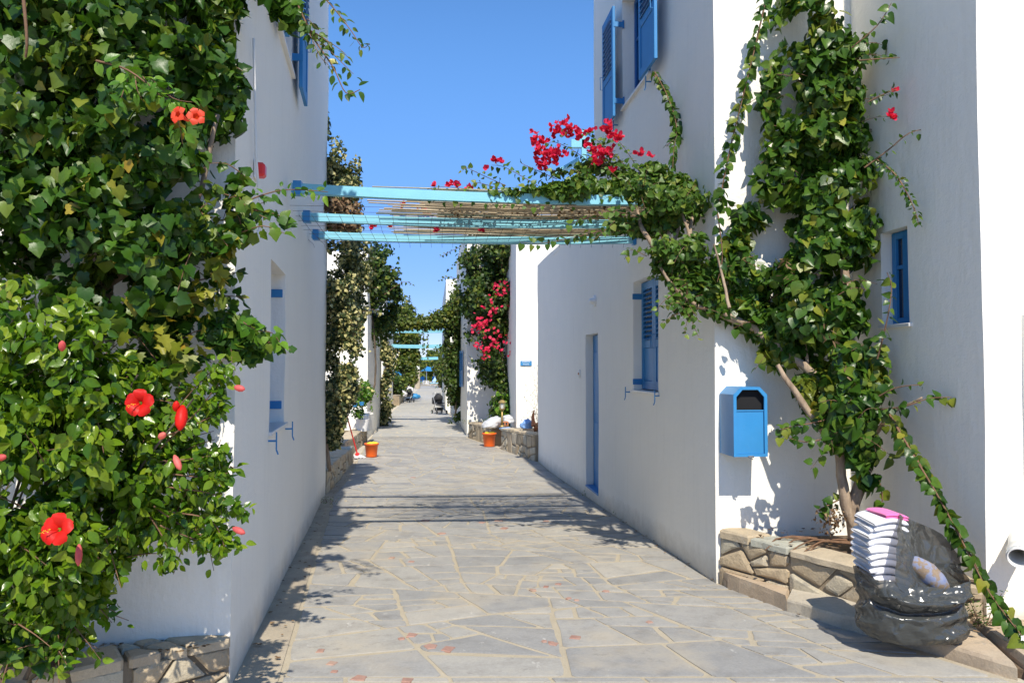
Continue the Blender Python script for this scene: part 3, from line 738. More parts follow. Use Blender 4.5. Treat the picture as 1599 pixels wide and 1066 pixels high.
# ------------------------------------------------------------------ dry stone planters
def planter(name, line, tops, thick, label, unit=.27, group=None, seed=1, fill=None, capw=None, side='L', base=True, cap=True):
    """line: front foot points (x,y); tops: z of the top at each point; thick: to the back, which lies left/right of the travel."""
    rng = random.Random(seed); root = empty(name, (line[0][0], line[0][1], tops[0] - .4), label, 'planter wall', group)
    core = MB()
    for (p, q, za, zb) in zip(line, line[1:], tops, tops[1:]):
        p = Vector((*p, 0)); q = Vector((*q, 0)); d = q - p; L = d.length; d /= L; n = Vector((d.y, -d.x, 0)) * (1 if side == 'L' else -1)
        zlo = lambda s: g(p.y + d.y * s) - .08
        zhi = lambda s: za + (zb - za) * s / L
        A = p - n * .03; Bq = q - n * .03
        core.add([A + Vector((0, 0, zlo(0))), Bq + Vector((0, 0, zlo(L))), Bq + Vector((0, 0, zb - .03)), A + Vector((0, 0, za - .03)),
                  A - n * thick + Vector((0, 0, zlo(0))), Bq - n * thick + Vector((0, 0, zlo(L))), Bq - n * thick + Vector((0, 0, zb - .03)), A - n * thick + Vector((0, 0, za - .03))],
                 [(0, 1, 2, 3), (5, 4, 7, 6), (3, 2, 6, 7), (4, 0, 3, 7), (1, 5, 6, 2)])
        H = .5
        def face(u, v, w):
            z = zlo(u) + (zhi(u) - .045 - zlo(u)) * v / H
            jit = noise.noise(Vector((p.x + d.x * u, p.y + d.y * u, z)) * 4.3) * .018
            return p - n * .03 + d * u + n * (w + jit * (w > 0)) + Vector((0, 0, z))
        for c_, poly in partition(L, H, unit, .020, rng, .4, 1.45):
            stone_mb(roughen(poly, rng, .01, 10), face, rng.uniform(.026, .042), .018, rng=rng, dome=.004).build('stone', M['wall_stone'], root)
        if cap:
            cw = capw or thick
            def topf(u, v, w):
                jit = noise.noise(Vector((p.x + d.x * u, p.y + d.y * u, v * 3)) * 3.1) * .012
                e = (.03 * noise.noise(Vector((u * 2.3, p.x, 5)))) if v < .03 else 0
                return p + n * (.025 + e) + d * u - n * v + Vector((0, 0, zhi(u) - .035 + w + jit * (w > 0)))
            for c_, poly in partition(L, cw, unit * 1.25, .016, rng, .4, 1.5):
                stone_mb(roughen(poly, rng, .01, 10), topf, rng.uniform(.03, .05), .012, rng=rng, dome=.004).build('capstone', M['cap_stone'], root)
    core.build('mortar_bed', M['dark_mortar'], root)
    if fill:
        pts, z = fill
        MB().add([(x, y, zz) for (x, y), zz in zip(pts, z)], [tuple(range(len(pts)))]).build('soil', M['soil'], root)
    return root
# left foreground ledge under the hibiscus (travels from the corner towards the viewer)
zl = EYE - 1.47
planter('stone_ledge', [(-1.53, 4.25), (-1.95, 3.93), (-2.40, 3.60), (-3.3, 3.0)], [zl, zl - .0, zl - .01, zl - .02], .26,
        'low rubble stone ledge under the hibiscus at the left house corner', .15, seed=3, side='R',
        fill=([(-1.58, 4.25), (-2.3, 3.75), (-3.4, 3.0), (-5, 2.9), (-5, 3.7), (-2.5, 4.15)], [zl - .06] * 6))
# right planter under the big vine
zr = EYE - 1.40
planter('stone_planter', [(1.765, 6.62), (2.15, 6.03), (2.54, 5.47), (3.13, 5.15)], [zr, zr - .01, zr - .035, zr - .06], .22,
        'raised stone planter holding the trunk of the broad vine', .27, seed=8, side='L', capw=.30,
        fill=([(1.84, 6.6), (2.25, 6.05), (2.66, 5.5), (3.2, 5.2), (3.1, 6.7)], [zr - .055] * 5))
# flat step slabs between planter and path
def slabs(name, inner, outer, z, seed, label, mat, unit):
    rng = random.Random(seed); root = empty(name, (inner[0][0], inner[0][1], g(inner[0][1])), label, 'step')
    L = sum((Vector(a) - Vector(b)).length for a, b in zip(inner, inner[1:])); ti = [0]
    for a, b in zip(inner, inner[1:]): ti.append(ti[-1] + (Vector(a) - Vector(b)).length)
    tabs = [[(t, p[k]) for t, p in zip(ti, pl)] for pl in (inner, outer) for k in (0, 1)]
    tz = [(t, zz) for t, zz in zip(ti, z)]
    def fn(u, v, w):
        a = Vector((lerp_tab(tabs[0], u), lerp_tab(tabs[1], u))); b = Vector((lerp_tab(tabs[2], u), lerp_tab(tabs[3], u)))
        p = a + (b - a) * v; jit = noise.noise(Vector((p.x, p.y, 2)) * 3.5) * .02
        if v > .9: p += (b - a).normalized() * noise.noise(Vector((u * 4, 3, seed))) * .035
        return (p.x, p.y, lerp_tab(tz, u) - .10 + w + jit * (w > 0))
    rngp = random.Random(seed); us = [0]
    while us[-1] < L - unit * .6: us.append(us[-1] + unit * rngp.uniform(.7, 1.3))
    us[-1] = L
    for a, b in zip(us, us[1:]):
        k = rngp.uniform(-.04, .04)
        nn = 5; top = [(a + .008 + (b - a - .016) * i / nn, 0) for i in range(nn + 1)]; bot = [(b - .008 + k - (b - a - .016) * i / nn, 1 + rngp.uniform(-.06, .05)) for i in range(nn + 1)]
        stone_mb([(x, y) for x, y in top + bot][::-1], fn, .10 + rngp.uniform(-.008, .012), .02, rng=rngp, dome=.003).build('slab', mat, root)
    mb = MB(); kk = 12
    for i in range(kk + 1):
        u = L * i / kk; a = Vector(fn(u, 0, 0)); b = Vector(fn(u, .93, 0)); mb.add([(a.x, a.y, a.z + .05), (b.x, b.y, b.z + .05), (b.x, b.y, b.z - .15)], [])
    for i in range(kk): mb.f += [(3 * i, 3 * i + 3, 3 * i + 4, 3 * i + 1), (3 * i + 1, 3 * i + 4, 3 * i + 5, 3 * i + 2)]
    mb.build('bed', M['soil'], root)
    return root
slabs('stone_step', [(1.78, 6.62), (2.15, 6.05), (2.52, 5.52), (2.75, 5.36), (3.15, 5.20), (4.4, 5.05)], [(1.79, 6.46), (2.04, 5.80), (2.38, 5.16), (2.68, 4.74), (2.98, 4.33), (3.9, 3.4)],
      [EYE - 1.735, EYE - 1.72, EYE - 1.695, EYE - 1.695, EYE - 1.69, EYE - 1.67], 9, 'uneven flat stone step at the foot of the raised planter', M['step_stone'], .72)
# planters down the alley
planter('stone_planter', [(.52, 17.95), (-.30, 20.9)], [.03, -.07], .35, 'rubble stone planter with a lantern and blue cloth on it', .27, seed=21, side='R', group=None,
        fill=([(.6, 18), (-.25, 21), (.0, 21.4), (5, 21.5), (5, 18)], [-.04, -.11, -.11, -.08, -.04]))
planter('stone_planter', [(-.62, 22.0), (-1.40, 24.7)], [-.12, -.19], .35, 'rubble stone planter behind the orange bucket at the right', .27, seed=22, side='R',
        fill=([(-.55, 22), (-1.35, 24.8), (0, 24.9), (0, 22)], [-.18] * 4))
planter('stone_planter', [(-2.98, 12.45), (-3.68, 17.9)], [-.04, -.24], .4, 'stone planter below the hanging variegated ivy', .3, seed=23, side='L',
        fill=([(-3.1, 12.4), (-3.8, 17.9), (-8, 17.5), (-8, 11.5)], [-.1, -.28, -.28, -.1]))
planter('stone_planter', [(-3.95, 18.2), (-4.42, 23.5)], [-.20, -.24], .4, 'stone planter behind the mop and bucket at the left', .32, seed=24, side='L',
        fill=([(-4.0, 18.2), (-4.5, 23.6), (-9, 23), (-9, 17.5)], [-.26] * 4))
planter('stone_planter', [(-5.22, 31.2), (-5.85, 37.3)], [-.25, -.28], .5, 'stone planter between the second and third left houses', .4, seed=25, side='L',
        fill=([(-5.3, 31.2), (-5.9, 37.4), (-10, 37), (-10, 31)], [-.3] * 4))
planter('stone_planter', [(-6.95, 47.5), (-8.1, 58.5)], [-.2, -.25], .5, 'long low stone planter under the bushy tree', .55, seed=26, side='L',
        fill=([(-7.05, 47.5), (-8.2, 58.5), (-14, 58), (-14, 47)], [-.25] * 4))

# ------------------------------------------------------------------ pergolas
def pergola(label, beams, over=.0, size=.09, mat='sky_blue', group='light blue pergolas over the alley', posts=()):
    b0 = beams[0]; root = empty('pergola', ((b0[0][0] + b0[1][0]) / 2, b0[0][1], b0[0][2]), label, 'pergola', group)
    for p, q in beams:
        p, q = Vector(p), Vector(q); d = (q - p).normalized(); n = Vector((0, 0, 1)).cross(d).normalized()
        # gently sagging timber
        k = 10; mb = MB()
        for i in range(k):
            a, b = p.lerp(q, i / k), p.lerp(q, (i + 1) / k); sg = lambda t: Vector((0, 0, -.035 * 4 * t * (1 - t)))
            a += sg(i / k); b += sg((i + 1) / k); dd = (b - a).normalized(); up = n.cross(dd).normalized() * -1
            if up.z < 0: up = -up
            mb.add([a + n * sx * size * .42 + up * sz * size / 2 for sz in (-1, 1) for sx in (-1, 1)] + [b + n * sx * size * .42 + up * sz * size / 2 for sz in (-1, 1) for sx in (-1, 1)],
                   [(0, 1, 5, 4), (2, 6, 7, 3), (0, 4, 6, 2), (1, 3, 7, 5)] + ([(0, 2, 3, 1)] if i == 0 else []) + ([(4, 5, 7, 6)] if i == k - 1 else []))
        bm = mb.build('beam', M[mat], root)
        if size < .12:
            for e in (p, q): MB().box(e + (q - p).normalized() * (.05 if e is p else -.05), .07, size * 1.12, size * 1.45, d, n, n.cross(d) * -1).build('bracket', M['bin'], bm)
    return root
zP = EYE + 1.56
pb = [((U(457, 300, 6.8).x, 6.78, zP + .02), (1.80, 7.1, zP - .02)), ((U(473, 335, 8.0).x, 7.98, zP), (1.66, 8.2, zP - .03)), ((U(488, 366, 9.1).x, 9.08, zP), (1.54, 9.25, zP - .03))]
pg = pergola('light blue three beam pergola with reed mat and bougainvillea, nearest of the alley', pb, size=.085)
# wire grid hung under the beams
mb = MB()
rg = random.Random(4)
for i in range(30):
    x = -2.25 + i * .132
    y0 = 7.6; y1 = 9.45
    mb.tube([(x + rg.uniform(-.01, .01), y0, zP - .055), (x * 1.0 - .1, 8.4, zP - .06 - rg.uniform(0, .02)), (x - .2, y1, zP - .055), (x - .2, y1 + .03, zP - .09)], .0022, 3, False)
for i in range(9):
    y = 7.1 + i * .26; mb.tube([(-2.3 - .0 * i, y, zP - .06), (-.5, y + .05, zP - .085), (1.7, y + .1, zP - .06)], .002, 3, False)
mb.build('wire_mesh', M['wire'], pg)['kind'] = 'stuff'
mb = MB()
for i in range(140):
    y = 6.90 + i * .0172; x0 = -1.15 + rg.uniform(-.4, .4) + (.1 if i % 3 else 0); x1 = 1.5 + rg.uniform(-.25, .1)
    if rg.random() < .12: continue
    mb.tube([(x0, y + rg.uniform(-.01, .01), zP + .05 + rg.uniform(0, .015)), ((x0 + x1) / 2, y + .1 + rg.uniform(-.012, .012), zP + .045 - rg.uniform(0, .03)), (x1, y + .2, zP + .05)], rg.uniform(.0045, .008), 4, False)
mb.build('reed_mat', M['reed'], pg)['kind'] = 'stuff'

def level_beam(px0, px1, py, Y, dY=0):
    return (tuple(U(px0, py, Y)), tuple(U(px1, py, Y + dY)))
pg2 = pergola('leaf covered light blue pergola beyond the first, hung with ivy', [level_beam(600, 716, 509, 31), level_beam(604, 714, 516, 32.6)], size=.14, group='light blue pergolas over the alley')
pg3 = pergola('plain light blue pergola beam beyond the leafy arch', [level_beam(612, 697, 539, 45), level_beam(612, 697, 541, 46.5)], size=.13)
pg4 = pergola('light blue pergola beam by the white gate pier at the alley end', [level_beam(650, 684, 559, 86)], size=.3)
# roof terrace pergola on the right house's wing
tp = empty('terrace_pergola', (1.3, 15.5, zW), 'light blue timber awning frame on the roof terrace of the right house', 'pergola')
for (x, y) in ((U(912, 260, 14.6).x, 14.6), (2.3, 14.6)):
    MB().bbox((x, y, zW + 1.07), .1, .1, 2.14, b=.006).build('post', M['sky_blue'], tp)
q0, q1 = U(888, 226, 14.6), U(936, 224, 14.6)
MB().bbox(((q0.x + q1.x) / 2 + .5, 14.6, (q0.z+q1.z)/2), 1.5, .1, .16, b=.006).build('beam', M['sky_blue'], tp)
MB().bbox(U(884, 262, 14.0), .52, .3, .06, (.86, 0, .5), (0, 1, 0), b=.004).build('brace_board', M['sky_blue'], tp)
rl = empty('terrace_railing', (.75, 16.9, zW), 'blue railing post on the edge of the roof terrace', 'railing')
MB().bbox((U(878, 380, 16.9).x, 16.9, zW + .13), .07, .07, .32, b=.005).build('post', M['blue'], rl)
MB().bbox((U(878, 380, 16.9).x + .9, 16.9, zW + .26), 1.9, .05, .06, b=.005).build('rail', M['blue'], rl)

# ------------------------------------------------------------------ foliage engine
def leaf_tpl(outline, fold=.22, droop=.25, cy=.42):
    """outline: right-hand side points (x,y) from base to tip; mirrored. fan triangles round the midrib."""
    vs = [(0, 0, 0)] + [(x, y, fold * x - droop * y * y) for x, y in outline] + [(0, 1, -droop)] + [(-x, y, fold * x - droop * y * y) for x, y in reversed(outline)] + [(0, cy, -droop * cy * cy + .0)]
    n = len(vs) - 1; return np.array(vs), [(i, (i + 1) % n, n) for i in range(n)]
T = {
    'lobed': leaf_tpl([(.22, -.10), (.45, .03), (.43, .24), (.54, .44), (.36, .60), (.19, .82)], .2, .3, .3),
    'heart': leaf_tpl([(.24, -.10), (.46, .08), (.48, .36), (.26, .72)], .22, .32, .3),
    'maple': leaf_tpl([(.16, -.08), (.52, .0), (.36, .22), (.60, .42), (.26, .50), (.24, .76)], .25, .2, .3),
    'oval': leaf_tpl([(.16, .10), (.30, .36), (.27, .62), (.12, .86)], .28, .25, .4),
    'small': leaf_tpl([(.34, .15), (.38, .5)], .25, .2, .35),
    'slim': leaf_tpl([(.11, .3), (.10, .7)], .2, .15, .5),
    'bract': leaf_tpl([(.30, .16), (.42, .5), (.24, .84)], .35, -.35, .45),
}
def unit(a): return a / np.maximum(np.linalg.norm(a, axis=-1, keepdims=True), 1e-9)
class Plant:
    tplmesh = {}
    def __init__(s, name, base, label, cat, group=None, seed=1):
        s.root = empty(name, base, label, cat, group); s.stems = {}; s.sets = {}; s.r = np.random.RandomState(seed); s.base = np.array(base, float)
    def leaves(s, pos, nrm, tip, size, tpl, mat):
        s.sets.setdefault((tpl, mat), []).append((pos, nrm, tip, size))
    def orient(s, out, k_out=.6, k_sun=.42, k_rnd=.78, down=.85):
        n = len(out); rv = s.r.normal(size=(n, 3))
        N = unit(out * k_out + np.array([.0, -.62, .62]) * k_sun + rv * k_rnd * .6)
        t = np.array([0, 0, -1.0]) * down + s.r.normal(size=(n, 3)) * .55 + out * .35
        t = unit(t - N * np.sum(t * N, axis=1, keepdims=True)); return N, t
    def mass(s, path, n, size, tpl, mat, depth=1.0, clump=.0, cf=3.0, shell=.45, wallY=None, keep=None, **ok):
        """path: [(px,py,Y,r)] blobs strung together; r in metres."""
        P = [(np.array(U(a, b, c)), r) for a, b, c, r in path]
        if len(P) == 1: P = P * 2
        seg = []; tot = 0
        for (a, ra), (b, rb) in zip(P, P[1:]):
            L = (np.linalg.norm(b - a) + (ra + rb) * .5) * (ra + rb); seg.append(L); tot += L
        out_p = []; out_d = []
        need = n; tries = 0
        while need > 0 and tries < 12:
            tries += 1; m = int(need * 1.6) + 20
            k = s.r.choice(len(seg), m, p=np.array(seg) / tot); t = s.r.rand(m)
            A = np.array([P[i][0] for i in k]); Bb = np.array([P[i + 1][0] for i in k]); ra = np.array([P[i][1] for i in k]); rb = np.array([P[i + 1][1] for i in k])
            c = A + (Bb - A) * t[:, None]; rr = ra + (rb - ra) * t
            dv = unit(s.r.normal(size=(m, 3))); u = s.r.rand(m) ** shell
            off = dv * (rr * u)[:, None]; off[:, 1] *= depth
            p = c + off; ok_ = np.ones(m, bool)
            if clump:
                for i in range(m):
                    if noise.noise(Vector(p[i] * cf)) < clump * (u[i] - .35) * 1.3 - .25: ok_[i] = False
            if keep is not None: ok_ &= np.array([keep(q) for q in p])
            out_p.append(p[ok_]); out_d.append(dv[ok_]); need -= ok_.sum()
        p = np.concatenate(out_p)[:n]; d = np.concatenate(out_d)[:n]
        N, t = s.orient(d, **ok)
        s.leaves(p, N, t, size * s.r.uniform(.45, 1.2, len(p)), tpl, mat); return p
    def stem(s, pts, r0, r1, mat='twig', name='stem', n=6, wig=.0):
        pts = [Vector(p) for p in pts]; Q = []
        for i in range(len(pts) - 1):                      # catmull-rom
            p0, p1, p2, p3 = pts[max(i - 1, 0)], pts[i], pts[i + 1], pts[min(i + 2, len(pts) - 1)]
            for j in range(4):
                t = j / 4; Q.append(.5 * ((2 * p1) + (p2 - p0) * t + (2 * p0 - 5 * p1 + 4 * p2 - p3) * t * t + (3 * p1 - p0 - 3 * p2 + p3) * t ** 3))
        Q.append(pts[-1])
        if wig: Q = [q + noise.noise_vector(q * 6) * wig for q in Q]
        rad = [r0 + (r1 - r0) * i / (len(Q) - 1) for i in range(len(Q))]
        if wig: rad = [r * (1 + .18 * noise.noise(q * 14)) for r, q in zip(rad, Q)]
        s.stems.setdefault((name, mat), []).append((Q, rad, n)); return Q
    def shoot(s, px_pts, size, tpl, mat, r0=.006, spacing=.04, stemmat='twig', name='stem', pairs=False, tuft=0, world=False, spread=.03):
        pts = [Vector(p) for p in px_pts] if world else [U(*p) for p in px_pts]
        Q = s.stem(pts, r0, r0 * .35, stemmat, name, 5)
        L = 0; acc = []; side = 1
        for a, b in zip(Q, Q[1:]):
            seg = (b - a).length; d = (b - a).normalized() if seg > 1e-6 else Vector((0, 0, 1))
            while L < seg:
                p = a + d * L; acc.append((p, d)); L += spacing * s.r.uniform(.7, 1.3)
            L -= seg
        if not acc: return
        ps, ns, ts = [], [], []
        for p, d in acc:
            for sd in ((1, -1) if pairs else (side,)):
                latv = d.cross(Vector((0, -1, .3))).normalized() * sd
                tdir = (latv * .75 + d * .3 + Vector(s.r.normal(size=3)) * .25 + Vector((0, 0, -.45)))
                nn = Vector((0, -.6, .6)) + Vector(s.r.normal(size=3)) * .4; tdir.normalize(); nn = (nn - tdir * nn.dot(tdir)).normalized()
                ps.append(p + Vector(s.r.normal(size=3)) * spread * .3 + tdir * spread * .4); ns.append(nn); ts.append(tdir)
            side = -side
        s.leaves(np.array(ps), np.array(ns), np.array(ts), size * s.r.uniform(.6, 1.1, len(ps)), tpl, mat)
    def fringe(s, pts, n, length, size, tpl, mat, spacing=.04, droop=.5):
        """short leafy shoots leaving the mass at random points"""
        for i in s.r.choice(len(pts), min(n, len(pts)), replace=False):
            p = Vector(pts[i]); d = Vector((s.r.normal() * .8, -abs(s.r.normal()) * .35, s.r.normal() * .6 + .1)).normalized(); L = length * s.r.uniform(.5, 1.2)
            s.shoot([p, p + d * L * .5, p + d * L + Vector((0, 0, -droop * L * .6))], size, tpl, mat, .004, spacing, world=True)
    def finish(s, single=300, leafname='leaf', stuffname='foliage'):
        for (name, mat), L in s.stems.items():
            big = [x for x in L if x[1][0] > .02]; small = [x for x in L if x[1][0] <= .02]
            for Q, rad, n in big:
                MB().tube(Q, rad, max(n, 8)).build('trunk' if rad[0] > .045 else 'branch', M[mat], s.root, smooth=True)
            if small:
                mb = MB()
                for Q, rad, n in small: mb.tube(Q, rad, 4 if rad[0] < .007 else n, False)
                o = mb.build('twigs', M[mat], s.root, smooth=True)
                if len(small) > 1: o['kind'] = 'stuff'
        tot = []
        for key, lst in s.sets.items():
            pos = np.concatenate([np.atleast_2d(a[0]) for a in lst]); N = np.concatenate([np.atleast_2d(a[1]) for a in lst]); t = np.concatenate([np.atleast_2d(a[2]) for a in lst])
            sz = np.concatenate([np.atleast_1d(a[3]) for a in lst]); X = np.cross(t, N); tot.append((key, pos, X, t, N, sz))
        # which leaves stand in front, seen from the alley
        allp = np.concatenate([a[1] for a in tot]); allid = np.concatenate([[(i, j) for j in range(len(a[1]))] for i, a in enumerate(tot)])
        pick = set()
        if single:
            zz = allp[:, 2] - EYE; ypx = 572 - zz / allp[:, 1] * 1200; xpx = 800 + allp[:, 0] / allp[:, 1] * 1200
            inside = (ypx > -5) & (ypx < 1075) & (xpx > -5) & (xpx < 1605)
            key = (np.floor(xpx / 26).astype(int) * 1000 + np.floor(ypx / 26).astype(int)); front = {}
            for i in np.argsort(allp[:, 1]):
                if inside[i]: front.setdefault(key[i], []).append(i)
            order = sorted((rank, allp[i, 1], i) for k_, l in front.items() for rank, i in enumerate(l[:12]))
            pick = {tuple(allid[i]) for _, _, i in order[:single]}
        for ti, ((tpl, mat), pos, X, t, N, sz) in enumerate(tot):
            tv, tf = T[tpl]; mk = (tpl, mat)
            sel = np.array([(ti, j) in pick for j in range(len(pos))])
            if sel.any():
                if mk not in Plant.tplmesh:
                    me = bpy.data.meshes.new(leafname); me.from_pydata([tuple(v) for v in tv], [], tf); me.materials.append(M[mat])
                    me.polygons.foreach_set("use_smooth", [True] * len(me.polygons)); Plant.tplmesh[mk] = me
                for j in np.where(sel)[0]:
                    o = bpy.data.objects.new('bract' if tpl == 'bract' else leafname, Plant.tplmesh[mk]); COL.objects.link(o); o.parent = s.root
                    k = sz[j]; x, y, z = X[j] * k, t[j] * k, N[j] * k; p = pos[j] - s.base
                    o.matrix_basis = Matrix(((x[0], y[0], z[0], p[0]), (x[1], y[1], z[1], p[1]), (x[2], y[2], z[2], p[2]), (0, 0, 0, 1)))
            r = ~sel
            if r.any():
                pos, X, t, N, sz = pos[r] - s.base, X[r], t[r], N[r], sz[r]; m = len(pos); kv = len(tv)
                cur = s.r.uniform(-.4, 2.4, m)
                V = pos[:, None, :] + (tv[None, :, 0, None] * X[:, None, :] + tv[None, :, 1, None] * t[:, None, :] + (tv[None, :, 2] * cur[:, None])[:, :, None] * N[:, None, :]) * sz[:, None, None]
                F = (np.array(tf)[None] + (np.arange(m) * kv)[:, None, None]).reshape(-1)
                me = bpy.data.meshes.new(stuffname); me.vertices.add(m * kv); me.vertices.foreach_set("co", V.reshape(-1))
                nf = m * len(tf); me.loops.add(nf * 3); me.loops.foreach_set("vertex_index", F)
                me.polygons.add(nf); me.polygons.foreach_set("loop_start", np.arange(nf) * 3); me.polygons.foreach_set("use_smooth", [True] * nf)
                me.update(); me.validate(); me.materials.append(M[mat])
                o = bpy.data.objects.new('blossom' if tpl == 'bract' else stuffname, me); COL.objects.link(o); o.parent = s.root; o['kind'] = 'stuff'
        return s.root

# ------------------------------------------------------------------ left climber
def zc(z): return z
lv = Plant('climbing_vine', (-2.1, 3.95, zl), 'dense lobed-leaf climber with two orange trumpet flowers, over the left house front', 'climbing plant', seed=2)
keepL = lambda q: q[1] < 4.27 + .18 * (q[0] + 1.55) - .03 or q[0] > -1.55 - .178 * (q[1] - 4.27) + .03
ms = []
ms.append(lv.mass([(20, -160, 3.75, .36), (50, 100, 3.72, .38), (30, 300, 3.72, .38), (60, 420, 3.72, .32)], 5000, .070, 'lobed', 'leaf_vine', keep=keepL, clump=.3, cf=4))
ms.append(lv.mass([(190, -200, 3.8, .38), (220, 60, 3.75, .37), (205, 200, 3.72, .34), (190, 330, 3.72, .33), (190, 460, 3.70, .27)], 6000, .070, 'lobed', 'leaf_vine', keep=keepL, clump=.35, cf=4))
ms.append(lv.mass([(335, -120, 4.0, .28), (338, 20, 4.02, .24), (330, 110, 4.05, .19), (340, 190, 4.08, .15)], 2300, .068, 'lobed', 'leaf_vine', depth=.55, keep=keepL, clump=.4, cf=4))
ms.append(lv.mass([(310, 305, 3.8, .13), (260, 350, 3.75, .18), (345, 372, 3.82, .10)], 850, .068, 'lobed', 'leaf_vine', keep=keepL, clump=.4, cf=4))
ms.append(lv.mass([(240, 470, 3.9, .18), (320, 500, 4.0, .15), (385, 540, 4.05, .09)], 1200, .068, 'lobed', 'leaf_vine', depth=.6, keep=keepL, clump=.5, cf=4))
ms.append(lv.mass([(250, 550, 3.9, .15), (340, 555, 4.02, .10)], 340, .080, 'maple', 'leaf_vine', depth=.6, keep=keepL, clump=.4, cf=4))
ms.append(lv.mass([(385, 260, 4.05, .04), (365, 330, 3.95, .05), (378, 370, 3.95, .05)], 60, .07, 'lobed', 'leaf_vine'))
lv.fringe(lv.mass([(250, 420, 3.95, .20), (290, 480, 3.98, .19), (330, 520, 4.0, .17), (400, 535, 4.05, .10)], 2000, .068, 'lobed', 'leaf_vine', depth=.6, keep=keepL, clump=.3, cf=4), 14, .2, .07, 'lobed', 'leaf_vine', .04)
lv.mass([(200, 500, 3.66, .18), (280, 570, 3.72, .16), (330, 440, 3.85, .07), (355, 350, 3.85, .07)], 95, .078, 'maple', 'leaf_yellow', keep=keepL)
lv.mass([(200, 380, 3.55, .2), (120, 250, 3.5, .3), (260, 120, 3.6, .3)], 22, .07, 'lobed', 'leaf_yellow', keep=keepL)
for q_ in ([(300, 440, 3.98), (345, 430, 4.0), (375, 425, 4.0)], [(310, 470, 3.98), (350, 462, 4.0), (385, 465, 4.02)], [(330, 400, 3.95), (350, 385, 3.98), (362, 398, 4.0)]): lv.shoot(q_, .06, 'heart', 'leaf_vine', .004, .022, pairs=True)
# overhang above the frame, over the alley: throws the shade along the left wall
lv.mass([(395, -70, 4.6, .32), (420, -150, 5.0, .42), (455, -210, 5.5, .42)], 750, .11, 'lobed', 'leaf_vine', keep=keepL, clump=.7)
lv.mass([(300, -420, 4.1, .45), (360, -480, 4.6, .5)], 500, .12, 'lobed', 'leaf_vine', keep=keepL, clump=.6)
lv.mass([(430, -20, 4.3, .11), (455, 30, 4.3, .07)], 110, .075, 'lobed', 'leaf_vine')
for m in ms: lv.fringe(m, 9, .2, .07, 'lobed', 'leaf_vine', .045)
lv.shoot([(466, 10, 4.2), (490, 60, 4.15), (520, 105, 4.1), (540, 145, 4.1), (562, 140, 4.1)], .055, 'oval', 'leaf_right', .006, .05, pairs=True)
for (x, y) in ((480, 30), (505, 60), (500, 88), (528, 75), (534, 98)): lv.shoot([(480, 45, 4.15), (x, y, 4.1), (x + 18, y + 18, 4.1)], .045, 'oval', 'leaf_boug', .003, .03)
lv.shoot([(490, -20, 4.2), (520, 12, 4.15), (548, 48, 4.1), (566, 74, 4.1), (577, 68, 4.1)], .042, 'oval', 'leaf_right', .004, .035, pairs=True)
lv.shoot([(372, 322, 3.95), (400, 308, 3.95), (440, 297, 4.0), (480, 297, 4.0), (512, 300, 4.0)], .052, 'oval', 'leaf_bright', .005, .03, pairs=True)
lv.shoot([(372, 325, 3.95), (410, 330, 3.95), (440, 338, 4.0), (456, 352, 4.0)], .055, 'heart', 'leaf_vine', .004, .026, pairs=True)
lv.shoot([(375, 500, 3.85), (400, 515, 3.85), (425, 520, 3.9), (440, 540, 3.9)], .055, 'heart', 'leaf_bright', .004, .026, pairs=True)
lv.shoot([(150, 95, 3.3), (200, 110, 3.3), (250, 150, 3.3), (278, 190, 3.3), (285, 225, 3.35)], .07, 'oval', 'leaf_bright', .005, .035, pairs=True)
for dx in (-35, -10, 20, 45): lv.shoot([(215 + dx * .4, 120, 3.3), (225 + dx, 140 + abs(dx) * .3, 3.27), (240 + dx * 1.5, 160, 3.3)], .05, 'oval', 'leaf_bright', .003, .02, pairs=True)
lv.stem([(-2.28, 3.85, zl), U(150, 520, 3.85), U(160, 430, 3.9), U(130, 300, 3.95), U(200, 100, 3.95), U(230, -100, 3.95)], .05, .028, 'bark', wig=.02)
lv.stem([(-2.75, 3.8, zl), U(20, 480, 3.9), U(60, 300, 3.95), U(40, 100, 3.95)], .04, .022, 'bark', wig=.02)
lv.stem([U(160, 450, 3.9), U(230, 400, 3.88), U(300, 330, 3.95), U(340, 180, 4.0)], .026, .012, 'bark', wig=.01)
lv.stem([U(36, -10, 3.35), U(42, 60, 3.35), U(40, 90, 3.38)], .008, .005, 'twig')
lv.finish()
def trumpet(px, py, Y, k, tilt, root):
    c = U(px, py, Y); fl = Vector(tilt).normalized(); a = fl.cross(Vector((0, 0, 1))).normalized(); b = a.cross(fl)
    mb = MB(); mb.lathe(c - fl * .06 * k, [(.005 * k, -.02 * k), (.008 * k, 0), (.014 * k, .03 * k), (.022 * k, .055 * k)], 10, a, b, fl)
    for i in range(5):
        t = 2 * math.pi * i / 5; d = a * math.cos(t) + b * math.sin(t); e = fl.cross(d)
        p = c - fl * .006 * k
        mb.add([p + d * .014 * k - e * .012 * k, p + d * .014 * k + e * .012 * k, p + d * .034 * k + e * .021 * k + fl * .004, p + d * .048 * k - fl * .004, p + d * .034 * k - e * .021 * k + fl * .004, p + d * .026 * k + fl * .008 * k], [(0, 1, 5), (1, 2, 5), (2, 3, 5), (3, 4, 5), (4, 0, 5)])
    return mb.build('flower', M['petal_orange'], root, smooth=True)
trumpet(276, 178, 3.2, .85, (-.35, -1, .15), lv.root); trumpet(306, 181, 3.2, .85, (.35, -1, .1), lv.root)

